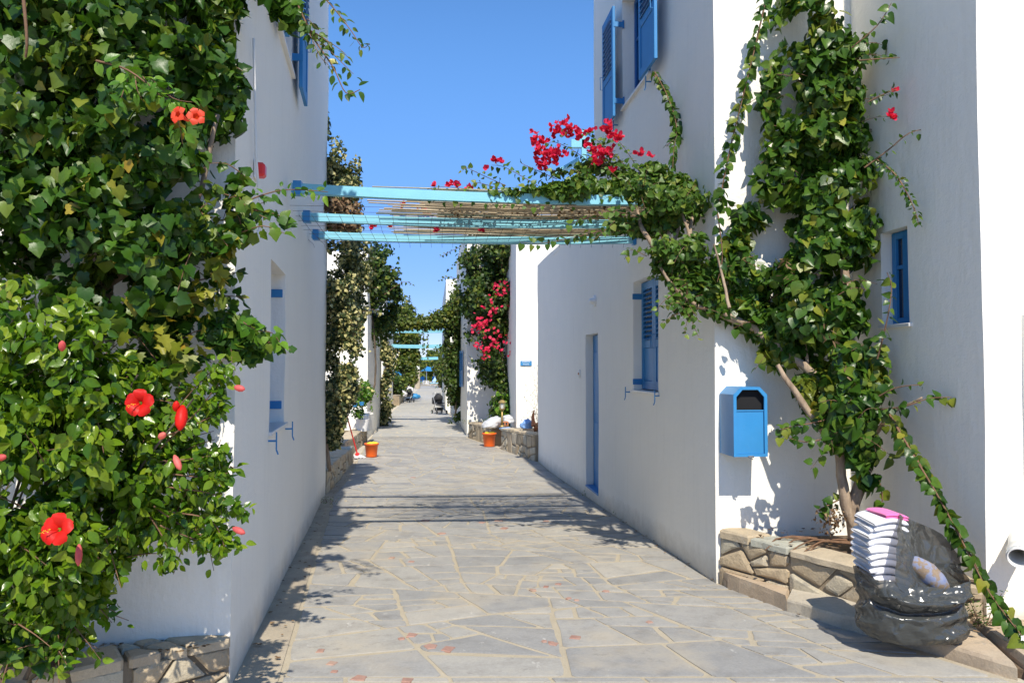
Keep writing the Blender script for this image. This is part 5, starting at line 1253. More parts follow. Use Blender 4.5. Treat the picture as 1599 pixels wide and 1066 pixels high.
# bushy tree
def tree(base, label, blobs, leaf, seed, h, size=.22, cat='tree', trunk_r=.16):
    p = Plant('tree', base, label, cat, seed=seed); ms_ = []
    for path_, n in blobs: ms_.append(p.mass(path_, n, size, 'small', leaf, clump=.9, cf=.8))
    for m in ms_: p.fringe(m, 30, .8, size * .8, 'small', leaf, .16)
    b = Vector(base); top = U(*blobs[0][0][len(blobs[0][0]) // 2][:3])
    p.stem([b, b.lerp(top, .5) + Vector((.1, 0, 0)), top], trunk_r, trunk_r * .4, 'bark_dark', wig=.05, n=8)
    for i in range(5):
        t_ = b.lerp(top, .45 + .1 * i); p.stem([t_, t_ + Vector((random.uniform(-1, 1), random.uniform(-.6, .6), .7))], trunk_r * .4, trunk_r * .12, 'bark_dark')
    p.finish(0, stuffname='crown'); return p
tree((-7.9, 55, -.3), 'bushy dark tree beyond the leafy arch, left of the alley', [([(632, 480, 55, 1.2), (632, 510, 55, 1.6), (628, 545, 55, 1.6), (632, 580, 55, 1.4)], 4200), ([(645, 530, 56, .7), (642, 590, 54, .6), (618, 600, 52, .8)], 1500)], 'leaf_hedge', 41, 6)
tree((-7.2, 50.5, -.3), 'low green shrub at the foot of the bushy tree', [([(616, 600, 50, .8), (622, 618, 50, .5)], 1100)], 'leaf_dark', 42, 2, cat='shrub', trunk_r=.06)
# far hedge behind the pool and hedge blocks along the way
hd = Plant('hedge', (-15, 128, -.85), 'tall clipped hedge closing the view behind the parasols', 'hedge', seed=45)
m_ = hd.mass([(560, 575, 128, 3.0), (620, 572, 128, 3.0), (680, 572, 128, 3.1), (730, 570, 128, 3.2), (790, 575, 128, 3.0)], 17000, .5, 'small', 'leaf_hedge', depth=.5, clump=.2, cf=.35)
hd.mass([(560, 592, 128, 1.6), (680, 592, 128, 1.6), (790, 592, 128, 1.6)], 4500, .5, 'small', 'leaf_hedge', depth=.5)
hd.stem([(-15, 128, -.85), (-15.1, 128, 2)], .1, .06, 'bark_dark'); hd.finish(0)
tree((-13.8, 100, -.8), 'yellow green tree at the end of the alley, left of the parasols', [([(652, 560, 100, 1.4), (648, 580, 100, 1.5)], 1500)], 'leaf_hedge', 46, 3, .35, trunk_r=.12)
tree((-8.3, 88, -.8), 'green tree at the end of the alley, right of the parasols', [([(688, 556, 88, 1.1), (692, 575, 88, 1.3), (694, 600, 88, 1.0)], 4500)], 'leaf_hedge', 47, 3, .3, trunk_r=.1)

# potted shrub with blue pot near the second left house
pt = Plant('potted_shrub', (U(566, 655, 22).x, 22, -.24), 'bright green potted shrub at the left house corner', 'potted plant', seed=51)
m_ = pt.mass([(566, 606, 21.8, .34), (570, 625, 21.8, .30)], 1300, .085, 'small', 'leaf_bright', clump=.6, cf=4)
pt.mass([(556, 640, 21.6, .20), (562, 648, 21.6, .15)], 260, .08, 'small', 'leaf_vine'); pt.fringe(m_, 30, .2, .06, 'small', 'leaf_bright', .05)
pp = U(566, 660, 22)
pt.stem([(pp.x, 22, -.0), U(566, 632, 22), U(567, 612, 22)], .022, .012, 'bark_dark'); pt.finish(0)
MB().lathe((pp.x, 22, -.24), [(0, 0), (.13, 0), (.19, .3), (.20, .34), (.17, .34), (.15, .28), (0, .28)], 18).build('pot', M['white'], pt.root, smooth=False)
MB().lathe((pp.x, 22, -.24), [(0, .281), (.15, .285), (0, .29)], 12).build('potting_soil', M['soil'], pt.root)
pl2 = empty('plinth', (U(562, 680, 22.6).x, 22.6, -.3), 'white step block below the potted shrub', 'step')
MB().bbox((U(556, 680, 22.9).x, 22.9, -.05), .9, .8, .5, b=.02).build('block', M['plaster'], pl2); MB().bbox((U(556, 680, 22.9).x, 22.9, .22), .8, .6, .03, b=.008).build('coping', M['marble'], pl2)
# blue flower pots among the leaves
for i, (px, py) in enumerate(((554, 632), (565, 630))):
    c = U(px, py, 21.4)
    t = empty('hanging_pot', c, ('small blue pot in the shrub, the left one of a pair', 'small blue pot in the shrub, the right one of a pair')[i], 'pot', 'small blue pots hung in the shrub')
    MB().lathe(c, [(0, -.05), (.05, -.05), (.075, .05), (.06, .05), (.045, -.03), (0, -.03)], 12).build('bowl', M['bin'], t); MB().tube([c + Vector((-.07, 0, .05)), c + Vector((0, 0, .16)), c + Vector((.07, 0, .05))], .004, 4).build('hanger', M['wire'], t)
# olive sapling in the right planter
ol = Plant('olive_sapling', (U(846, 680, 17.9).x, 18.9, -.04), 'thin grey leaved olive sapling growing beside the low wing wall', 'tree', seed=53)
for tgt in ((822, 640), (820, 600), (828, 575), (835, 560), (818, 620), (815, 652), (832, 610), (836, 585), (830, 640)):
    b0 = Vector((U(842, 690, 18.9).x, 18.9, .0)); q = U(tgt[0], tgt[1], 18.7)
    ol.shoot([b0, b0.lerp(q, .5) + Vector((.06, 0, .15)), q], .06, 'slim', 'leaf_olive', .006, .07, world=True)
ol.finish(0)
# grass and small weeds
def tuft(base, label, n, h, seed, mat='leaf_bright', spread=.1):
    p = Plant('weed', base, label, 'weed', seed=seed)
    for i in range(n):
        a_ = p.r.uniform(0, 6.28); b0 = Vector(base) + Vector((math.cos(a_), math.sin(a_), 0)) * spread * p.r.rand(); tip = b0 + Vector((math.cos(a_) * h * .5, math.sin(a_) * h * .3 - .02, h * p.r.uniform(.5, 1)))
        p.shoot([b0, b0.lerp(tip, .5) + Vector((0, 0, h * .1)), tip], .035, 'slim', mat, .0025, .018, world=True)
    p.finish(0)
tuft((U(1532, 970, 5.05).x, 5.02, EYE - 1.68), 'feathery green weed against the white wall by the grey bag', 9, .26, 61, 'leaf_right', .04)
tuft((1.42, 10.4, g(10.4)), 'small weed in the crack under the shaded right wall', 6, .07, 62, spread=.12)
tuft((1.20, 12.3, g(12.3)), 'small green weed beside the blue door step', 5, .09, 63, spread=.1)
tuft((-2.72, 11.4, g(11.4)), 'low weed at the foot of the left wall', 7, .1, 64, spread=.15)
tuft((-.9, 23.6, -.12), 'grassy patch on the planter behind the right bucket', 26, .16, 65, spread=.55)
# fallen leaves
rl_ = random.Random(77)
fl = MB()
tv, tf = T['small']
def fallen(n, box, zf):
    for _ in range(n):
        x, y = rl_.uniform(*box[:2]), rl_.uniform(*box[2:]); a_ = rl_.uniform(0, 6.3); k_ = rl_.uniform(.018, .045); ca, sa = math.cos(a_), math.sin(a_)
        fl.add([(x + (v[0] * ca - v[1] * sa) * k_, y + (v[0] * sa + v[1] * ca) * k_, zf(x, y) + .012 + v[2] * k_ * .4 + .004) for v in tv], tf)
fallen(50, (1.95, 2.7, 6.0, 6.7), lambda x, y: zr - .01 if x < 2.9 else zr)
fallen(60, (2.7, 3.7, 4.85, 5.25), lambda x, y: EYE - 1.66)
fallen(70, (-2.4, -1.6, 4.0, 4.3), lambda x, y: zl - .02)
for _ in range(160):
    y = rl_.uniform(4, 16); x = (xl(y) - rl_.uniform(0, .28)) if rl_.random() < .7 else xr(y) - rl_.uniform(.0, .12)
    fallen(1, (x, x + .001, y, y + .001), lambda x, y: g(y) - .004)
tag(fl.build('fallen_leaves', M['leaf_dead']), 'dry fallen leaves scattered along the path edges and ledges', 'leaves', kind='stuff')

# ------------------------------------------------------------------ litter bin on the sunlit wall
bx0, bx1 = U(1145, 660, 6.33).x, U(1200, 660, 6.33).x; bz1, bz0 = U(1170, 604, 6.33).z, U(1170, 713, 6.33).z
bw = bx1 - bx0; bh = bz1 - bz0; ux = Vector((.995, .102, 0)); uy = Vector((-.102, .995, 0)); o = Vector((bx0, 6.33, bz0)); dp = .30
t = empty('litter_bin', o + ux * bw / 2, 'bright blue wall-mounted litter bin with a sloped-corner hood and dark opening', 'litter bin')
ch = bw * .22; prof = [(0, 0), (bw, 0), (bw, bh - ch), (bw - ch, bh), (ch, bh), (0, bh - ch)]
def pt3(u, v, w): return o + ux * u + Vector((0, 0, v)) + uy * w
mb = MB(); n6 = len(prof); th = .006; cxp, czp = bw / 2, bh / 2
inn = [(max(th, min(bw - th, x)), max(th, min(bh - th, z - (th * .5 if 0 < x < bw and z > th else 0)))) for x, z in prof]
for i in range(n6):
    a_, b_ = prof[i], prof[(i + 1) % n6]; c_, d_ = inn[i], inn[(i + 1) % n6]
    mb.add([pt3(*a_, 0), pt3(*b_, 0), pt3(*b_, dp), pt3(*a_, dp)], [(0, 3, 2, 1)]); mb.add([pt3(*c_, 0), pt3(*d_, 0), pt3(*d_, dp), pt3(*c_, dp)], [(0, 1, 2, 3)])
    mb.add([pt3(*a_, 0), pt3(*b_, 0), pt3(*d_, 0), pt3(*c_, 0)], [(0, 1, 2, 3)])
mb.add([pt3(*p_, dp) for p_ in prof], [tuple(range(n6))[::-1]]); mb.build('body', M['bin'], t)
fw = .026; mb = MB(); outer = prof; s_ = lambda x, z: (fw + (bw - 2 * fw) * x / bw, fw * .9 + (bh - 2 * fw * .9) * z / bh); innr = [s_(*p_) for p_ in prof]
for i in range(n6):
    a_, b_ = outer[i], outer[(i + 1) % n6]; c_, d_ = innr[i], innr[(i + 1) % n6]
    mb.add([pt3(*a_, -.008), pt3(*b_, -.008), pt3(*d_, -.008), pt3(*c_, -.008), pt3(*a_, .002), pt3(*b_, .002), pt3(*d_, .010), pt3(*c_, .010)], [(0, 1, 2, 3), (0, 4, 5, 1), (3, 2, 6, 7)])
mb.build('front_frame', M['bin'], t)
zo = bh * .655
MB().bbox(pt3(bw / 2, (fw * .9 + zo) / 2, .008), bw - 2 * fw - .006, .008, zo - fw * .9, ux, uy, b=.002).build('door_flap', M['bin'], t)
MB().bbox(pt3(bw / 2, zo + .002, .004), bw - 2 * fw - .004, .014, .012, ux, uy, b=.003).build('opening_rim', M['bin'], t)
mb = MB(); mb.bbox(pt3(bw / 2, .0, -.008), .05, .02, .018, ux, uy, b=.004); mb.tube([pt3(bw / 2 - .02, -.005, -.02), pt3(bw / 2 + .01, -.02, -.02)], .006, 6); mb.build('lock', M['steel'], t)
MB().box(pt3(bw / 2, bh * .45, dp + .02), bw * .5, .05, bh * .5, ux, uy).build('wall_bracket', M['steel'], t)
MB().prism([pt3(x * .94 + bw * .03, z * .97 + .01, .045) for x, z in prof], uy * .2).build('shade_liner', M['void'], t)  # solid near-black block fills the hollow, so the opening reads as shade

# ------------------------------------------------------------------ bag of laundry
bc = U(1432, 1000, 4.80); bz = EYE - 1.675
bag = empty('rubbish_bag', (bc.x, 4.86, bz), 'half open translucent grey plastic bag slumped on the stone step', 'bag')
mb = MB(); NTH = 150; NZ = 70
def ridge(v, o=0.0):
    return (1 - abs(noise.noise(v + Vector((o, 2 * o, 3.3)))) * 2.2)
for j in range(NZ + 1):
    v = j / NZ
    for i in range(NTH):
        th = 2 * math.pi * i / NTH; c_, s_ = math.cos(th), math.sin(th)
        H = .385 + .02 * math.sin(th * 2 + 1) + .03 * noise.noise(Vector((c_ * 2, s_ * 2, 4)))
        z = H * v
        w = .84 + .16 * math.sin(min(1, v / .14) * math.pi / 2)
        rx, ry = .300 * w, .20 * w
        x = rx * math.copysign(abs(c_) ** .75, c_); y = ry * math.copysign(abs(s_) ** .8, s_)
        q = Vector((x * 3.2, y * 3.2, z * 3.6))
        big = noise.noise(q * 1.2 + Vector((3, 1, 7))); r1 = ridge(Vector((q.x, q.y, q.z * 1.7)) * 1.7, 1); r2 = ridge(Vector((q.x * 1.6, q.y * 1.6, q.z)) * 3.4, 5); r3 = ridge(Vector((q.x, q.y, q.z * 2)) * 7, 9)
        f = 1 + .08 * big + .085 * r1 + .022 * r2
        # slack film folding outwards over the belly: two rolls across the front
        front = max(0, -s_) ** .5
        roll = .045 * math.exp(-((v - .84 + .13 * math.sin(th * 1.7)) / .10) ** 2) - .034 * math.exp(-((v - .62 + .13 * math.sin(th * 1.7 + .3)) / .045) ** 2)
        yy_ = y * f - roll * front * 1.2; xx_ = x * f
        lean = .07 * max(0, v - .7)
        mb.v.append((bc.x + xx_ + lean * .2, 4.86 + yy_ + lean, bz + z * (1 - .06 * (front * (v > .75))) + .010 * r1 * v))
for j in range(NZ):
    for i in range(NTH):
        i2 = (i + 1) % NTH; mb.f.append((j * NTH + i, j * NTH + i2, (j + 1) * NTH + i2, (j + 1) * NTH + i))
mb.f.append(tuple(range(NTH))[::-1])
mb.build('sack', M['bag'], bag, smooth=True)
# the open mouth: one standing flap of film, hollow towards the path
net = [[(1394, 912, 4.71), (1396, 872, 4.71), (1399, 836, 4.76), (1403, 801, 4.84)],
       [(1412, 925, 4.67), (1422, 880, 4.78), (1417, 838, 4.86), (1409, 806, 4.89)],
       [(1440, 932, 4.66), (1446, 888, 4.90), (1436, 846, 4.98), (1425, 813, 4.95)],
       [(1470, 932, 4.68), (1472, 892, 4.97), (1462, 856, 5.03), (1452, 824, 4.99)],
       [(1492, 925, 4.74), (1492, 894, 4.98), (1484, 866, 5.02), (1476, 840, 4.99)],
       [(1504, 915, 4.84), (1503, 893, 4.97), (1499, 876, 4.98), (1492, 862, 4.96)]]
G = [[U(*p_) for p_ in row] for row in net]
def cr(a, b, c, d, t): return .5 * ((2 * b) + (c - a) * t + (2 * a - 5 * b + 4 * c - d) * t * t + (3 * b - a - 3 * c + d) * t ** 3)
def along(P_, t):
    k_ = min(int(t), len(P_) - 2); f_ = t - k_; return cr(P_[max(k_ - 1, 0)], P_[k_], P_[k_ + 1], P_[min(k_ + 2, len(P_) - 1)], f_)
mb = MB(); NU, NV = 60, 34
for i in range(NU + 1):
    row_ = [along([G[r_][c_] for r_ in range(6)], 5 * i / NU) for c_ in range(4)]
    for j in range(NV + 1):
        p_ = along(row_, 3 * j / NV); q = p_ * 4.2
        d_ = .016 * ridge(Vector((q.x * 1.3, q.y, q.z * .8)) * 1.6, 3) + .008 * ridge(q * 3.3, 6)
        mb.v.append(tuple(p_ + Vector((d_ * .3, -d_, 0))))
for i in range(NU):
    for j in range(NV): mb.f.append((i * (NV + 1) + j, (i + 1) * (NV + 1) + j, (i + 1) * (NV + 1) + j + 1, i * (NV + 1) + j + 1))
mb.build('mouth', M['bag'], bag, smooth=True)
# contents and towels
def folded(name, c, w, dpt, h, mat, tilt, rotz, label, group, seed):
    rg3 = random.Random(seed); c = Vector(c); t_ = empty(name, c, label, 'towel', group)
    mb = MB(); nx, ny = 12, 10; Rm = Matrix.Rotation(rotz, 3, 'Z') @ Matrix.Rotation(tilt, 3, 'Y')
    for layer in range(2):
        base_ = len(mb.v); zc0 = (layer - .5) * h * .5; NX, NA = 14, 14
        for i in range(NX + 1):
            u = i / NX * 2 - 1; end = (1 - abs(u) ** 8) ** .5 if abs(u) < 1 else 0; end = .35 + .65 * end
            for k in range(NA):
                a_ = 2 * math.pi * k / NA; ca, sa = math.cos(a_), math.sin(a_)
                y_ = math.copysign(abs(ca) ** .35, ca) * dpt / 2 * (1 - .02 * (abs(u) > .95)); z_ = zc0 + math.copysign(abs(sa) ** .5, sa) * h * .27 * end
                x_ = u * w / 2
                q = Vector((x_ * 8, y_ * 8, seed * 1.7 + layer)); dz = noise.noise(q * .7) * h * .22 - (u * u) * h * .30 - max(0, -y_ / dpt) ** 2 * h * .2
                p_ = Rm @ Vector((x_ + .006 * noise.noise(q + Vector((5, 5, 5))), y_ + .01 * noise.noise(q * 1.3), z_ + dz)); mb.v.append(tuple(c + p_))
        for i in range(NX):
            for k in range(NA):
                k2 = (k + 1) % NA; mb.f.append((base_ + i * NA + k, base_ + i * NA + k2, base_ + (i + 1) * NA + k2, base_ + (i + 1) * NA + k))
        mb.f.append(tuple(base_ + k for k in range(NA))); mb.f.append(tuple(base_ + NX * NA + k for k in range(NA))[::-1])
    mb.build('fold', mat, t_, smooth=True)
    return t_
tc = U(1372, 895, 4.95); ords = ['bottom', 'second from bottom', 'third from bottom', 'fourth from bottom', 'middle', 'fourth from top', 'third from top', 'second from top', 'topmost white']
for i in range(9):
    z_ = bz + .335 + i * .0455; x_ = tc.x + .045 - .017 * i + .0035 * i * i * .55 + rb.uniform(-.006, .006)
    folded('towel', (x_, 4.97 + rb.uniform(-.01, .01), z_), .225 + rb.uniform(-.01, .015), .27 + rb.uniform(-.02, .02), rb.uniform(.072, .092), M['towel'], R(8 - i * .7), R(rb.uniform(-4, 4)), f'folded white towel, {ords[i]} of the stack in the bag', 'folded white towels in the open bag', 90 + i)
folded('towel', (tc.x + .060, 4.95, bz + .335 + 9 * .0455 - .006), .15, .22, .034, M['pink'], R(5), R(8), 'folded pink towel lying on top of the white stack', None, 77)
# patterned bundle inside the mouth of the bag
bn = NT('patterned_cloth'); pq = bn.pos(); f_ = bn.noise(16, 5, .6, pq); bn.col(bn.ramp(f_, [(.3, (.13, .18, .36)), (.48, (.22, .24, .33)), (.56, (.24, .17, .10)), (.75, (.30, .24, .19))])); bn.rough(.9); bn.bump(bn.noise(60, 3, .6, pq), .4, .004)
bb = U(1452, 898, 4.80); mb = MB(); NA, NB = 20, 14
for j in range(NB + 1):
    for i in range(NA):
        a_ = 2 * math.pi * i / NA; b_ = math.pi * j / NB; v_ = Vector((math.sin(b_) * math.cos(a_) * .155, math.sin(b_) * math.sin(a_) * .07, math.cos(b_) * .068)); f2_ = 1 + .22 * noise.noise(v_ * 12)
        v_ = Matrix.Rotation(R(38), 3, 'Y') @ (v_ * f2_); mb.v.append(tuple(bb + v_))
for j in range(NB):
    for i in range(NA): mb.f.append((j * NA + i, (j + 1) * NA + i, (j + 1) * NA + (i + 1) % NA, j * NA + (i + 1) % NA))
tag(mb.build('cloth_bundle', bn.m, None, True, at=bb), 'rolled blue and brown patterned cloth inside the open bag', 'cloth')
# pipe end at the frame's right edge
pe = U(1592, 866, 5.0)
t = empty('drain_pipe', pe, 'white drain pipe mouth sticking out at the right edge by the wall', 'pipe')
ad = Vector((-.55, -.80, -.25)).normalized(); e1 = ad.cross(Vector((0, 0, 1))).normalized(); e2 = e1.cross(ad)
MB().lathe(pe + ad * .05, [(.068, 0), (.068, -.02), (.066, -.6), (.060, -.6), (.060, -.02), (.062, .001), (.068, 0)], 22, e1, e2, ad).build('tube', M['pvc'], t, smooth=True)
MB().lathe(pe + ad * .05, [(.075, -.03), (.075, -.10), (.066, -.10), (.066, -.03), (.075, -.03)], 22, e1, e2, ad).build('collar', M['pvc'], t, smooth=True)
wf = U(1598, 995, 4.6)
mb = MB()
for k_ in range(5):
    a_ = k_ * 1.2566; d_ = Vector((math.cos(a_), -.3, math.sin(a_))); e_ = Vector((0, -1, 0)).cross(d_)
    mb.add([wf, wf + d_ * .012 + e_ * .008, wf + d_ * .024, wf + d_ * .012 - e_ * .008], [(0, 1, 2, 3)])
tag(mb.build('white_flower', M['white'], at=wf), 'tiny white flower by the trailing vine at the right edge', 'flower')

# ------------------------------------------------------------------ buckets and mop
def bucket(px, py, w_px, label, Yb, content):
    c = U(px, py, Yb); c.z = g(Yb); k_ = w_px * Yb / 1200 / 2
    t = empty('bucket', c, label, 'bucket', 'orange cleaning buckets')
    h_ = k_ * 1.95
    MB().lathe(c, [(0, .002), (k_ * .72, .002), (k_ * .76, .02), (k_ * .92, h_ * .86), (k_ * 1.03, h_ * .87), (k_ * 1.05, h_ * .97), (k_ * .98, h_), (k_ * .90, h_ * .97), (k_ * .72, .05), (0, .05)], 26).build('pail', M['orange'], t, smooth=True)
    hd_ = [c + Vector((math.cos(a_) * k_ * 1.0, -.01 - math.sin(a_) * k_ * .6, h_ * .9 - math.sin(a_) * .05)) for a_ in [math.pi * i / 10 for i in range(11)]]
    MB().tube(hd_, .005, 5).build('handle', M['steel'], t)
    mb = MB(); rg4 = random.Random(px)
    for _ in range(7):
        a_ = rg4.uniform(0, 6.3); r_ = rg4.uniform(0, k_ * .6); q = c + Vector((math.cos(a_) * r_, math.sin(a_) * r_, h_ * .93)); mb.lathe(q, [(0, .05), (.05, .04), (.08, 0), (.05, -.04)], 8)
    if content: tag(mb.build('rag', M['yellow'], at=c), content, 'rag')
bucket(764, 694, 22, 'orange bucket with yellow rags beside the right planter', 21.6, 'yellow cleaning rags in the right orange bucket')
bucket(580, 711, 22, 'orange bucket next to the mop at the left side', 18.9, 'yellow cleaning rags in the left orange bucket')
mo = U(558, 712, 18.6); mo.z = g(18.6)
t = empty('mop', mo, 'red handled mop leaning on the planter by the left bucket', 'mop')
mt = U(542, 650, 18.3)
MB().tube([mo + Vector((0, 0, .10)), mt], .016, 8).build('handle', M['red'], t); MB().tube([mt - Vector((.0, 0, .0)), mt + Vector((-.02, 0, .12))], .024, 8).build('grip', M['red'], t)
MB().lathe(mo + Vector((0, 0, .06)), [(.03, .07), (.05, .05), (.06, 0)], 10).build('socket', M['red'], t)
mb = MB()
for i in range(46):
    a_ = rb.uniform(0, 6.3); r_ = rb.uniform(.06, .2); mb.tube([mo + Vector((0, 0, .09)), mo + Vector((math.cos(a_) * r_ * .7, math.sin(a_) * r_ * .5, .05)), mo + Vector((math.cos(a_) * r_ + .02, math.sin(a_) * r_ * .7, .012))], .009, 4, False)
mb.build('mop_strands', M['towel'], t)['kind'] = 'stuff'

# ------------------------------------------------------------------ lantern, bag, cloths on the right planter
lc = U(784, 664, 21.4); lc.z = -.06
t = empty('garden_lantern', lc, 'brass bollard lantern standing on a brick by the planter', 'lantern')
H_ = U(784, 630, 21.4).z - lc.z
MB().cyl(lc + Vector((0, 0, .0)), lc + Vector((0, 0, H_ * .72)), .03, .026, 12).build('post', M['brass'], t, smooth=True)
MB().lathe(lc, [(0, 0), (.07, 0), (.06, .025), (.03, .04)], 14).build('foot', M['brass'], t)
z0_ = H_ * .70
MB().lathe(lc + Vector((0, 0, z0_)), [(.02, 0), (.07, .02), (.085, .05), (.06, .055)], 12).build('lantern_base', M['brass'], t)
for i in range(6):
    a_ = math.pi / 3 * i; MB().tube([lc + Vector((math.cos(a_) * .075, math.sin(a_) * .075, z0_ + .05)), lc + Vector((math.cos(a_) * .085, math.sin(a_) * .085, z0_ + .22))], .006, 5).build('cage_bar', M['brass'], t)
MB().lathe(lc + Vector((0, 0, z0_ + .05)), [(.055, 0), (.065, .08), (.06, .17)], 12).build('glass', M['clear_bag'], t, smooth=True)
MB().lathe(lc + Vector((0, 0, z0_ + .21)), [(.11, 0), (.115, .012), (.06, .07), (.02, .09), (0, .1)], 12).build('cap', M['brass'], t)
bk = empty('hollow_brick', lc + Vector((0, .2, 0)), 'pale terracotta block behind the brass lantern foot', 'brick')
MB().bbox(lc + Vector((.0, .22, .06)), .36, .16, .12, b=.008).build('body', M['terracotta'], bk)
for i in range(4): MB().box(lc + Vector((-.12 + i * .08, .138, .06)), .045, .004, .07).build('hole_shade', M['dark'], bk)  # thin dark plates on the solid face, painting the shade of its cells
def lump(name, c, rx, ry, rz, mat, label, cat, seed, amp=.25, rot=0, sq=1.0):
    mb = MB(); NA, NB = 26, 16; c = Vector(c); Rm = Matrix.Rotation(rot, 3, 'Y')
    for j in range(NB + 1):
        for i in range(NA):
            a_ = 2 * math.pi * i / NA; b_ = math.pi * j / NB; v_ = Vector((math.sin(b_) * math.cos(a_), math.sin(b_) * math.sin(a_), math.cos(b_)))
            f_ = 1 + amp * noise.noise(v_ * 2.2 + Vector((seed, 0, 0))) + amp * .5 * (1 - abs(noise.noise(v_ * 4 + Vector((0, seed, 0)))) * 2)
            v_ = Rm @ Vector((v_.x * rx * f_, v_.y * ry * f_, v_.z * rz * f_)); v_.z = max(v_.z, -rz * .55); mb.v.append(tuple(c + v_))
    for j in range(NB):
        for i in range(NA): mb.f.append((j * NA + i, (j + 1) * NA + i, (j + 1) * NA + (i + 1) % NA, j * NA + (i + 1) % NA))
    return tag(mb.build(name, mat, None, True, at=c), label, cat)
lump('plastic_bag', U(768, 662, 21.6), .30, .22, .15, M['clear_bag'], 'crumpled clear plastic bag draped behind the right orange bucket', 'bag', 3, .35, R(-25))
lump('plastic_bag', U(793, 656, 21.9), .16, .14, .13, M['clear_bag'], 'white plastic bag bulging behind the brass lantern', 'bag', 5, .3)
lump('cloth', U(792, 669, 20.9), .17, .14, .03, M['lcloth'], 'flat pale blue cloth lying on the planter in front of the lantern', 'cloth', 8, .4)
lump('cloth', U(823, 664, 19.6), .13, .12, .13, M['lcloth'], 'bunched light blue cloth on the planter beside the terracotta pot', 'cloth', 11, .45)
lump('cloth', U(836, 690, 18.3), .05, .06, .11, M['pink'], 'pink cloth hanging on the planter edge by the shaded wall', 'cloth', 14, .3)
tp_ = Vector((U(840, 672, 19.4).x, 19.6, -.04)); t = empty('fallen_pot', tp_, 'tipped brown terracotta pot behind the blue cloth', 'pot')
MB().lathe(tp_ + Vector((.05, 0, .1)), [(0, -.18), (.08, -.18), (.11, .1), (.13, .12), (.12, .15), (.10, .12), (.07, -.15), (0, -.15)], 16, (0, 1, 0), (0, 0, 1), (-1, 0, 0)).build('pot', M['terracotta'], t, smooth=True)
MB().lathe(tp_ + Vector((-.05, 0, .1)), [(.07, 0), (0, .01)], 12, (0, 1, 0), (0, 0, 1), (-1, 0, 0)).build('soil', M['soil'], t)
MB().tube([U(833, 665, 19.4), U(832, 650, 19.5), U(834, 640, 19.5)], [.06, .04, .01], 7).build('dry_stalk', M['terracotta'], t)
# small blue sign with two lines of lettering
sc_ = U(821.5, 567, 21.5); sp_, sd_, sn_ = frame_at((.12, 21.5), (7.12, 22.2), 0, 0)
sc_.y = 21.5 + (sc_.x - .12) * .1 - .03
t = empty('door_sign', sc_, 'small blue sign with two lines of white lettering on the white wall', 'sign')
MB().bbox(sc_, .32, .012, .135, sd_, sn_, b=.003).build('plate', M['bin'], t)
for txt, dz_ in (("ΔΩΜΑΤΙΑ", .022), ("ROOMS", -.042)):
    cu = bpy.data.curves.new('lettering', 'FONT'); cu.body = txt; cu.size = .05; cu.extrude = .001; cu.align_x = 'CENTER'; cu.materials.append(M['white'])
    tmp_ = bpy.data.objects.new('tmp', cu); COL.objects.link(tmp_); me_ = bpy.data.meshes.new_from_object(tmp_.evaluated_get(bpy.context.evaluated_depsgraph_get())); bpy.data.objects.remove(tmp_)
    ob = bpy.data.objects.new('lettering', me_); COL.objects.link(ob); ob.parent = t
    ob.matrix_basis = Matrix.Translation(sn_ * .009 + Vector((0, 0, dz_))) @ Matrix((( sd_.x, 0, sn_.x, 0), (sd_.y, 0, sn_.y, 0), (0, 1, 0, 0), (0, 0, 0, 1)))

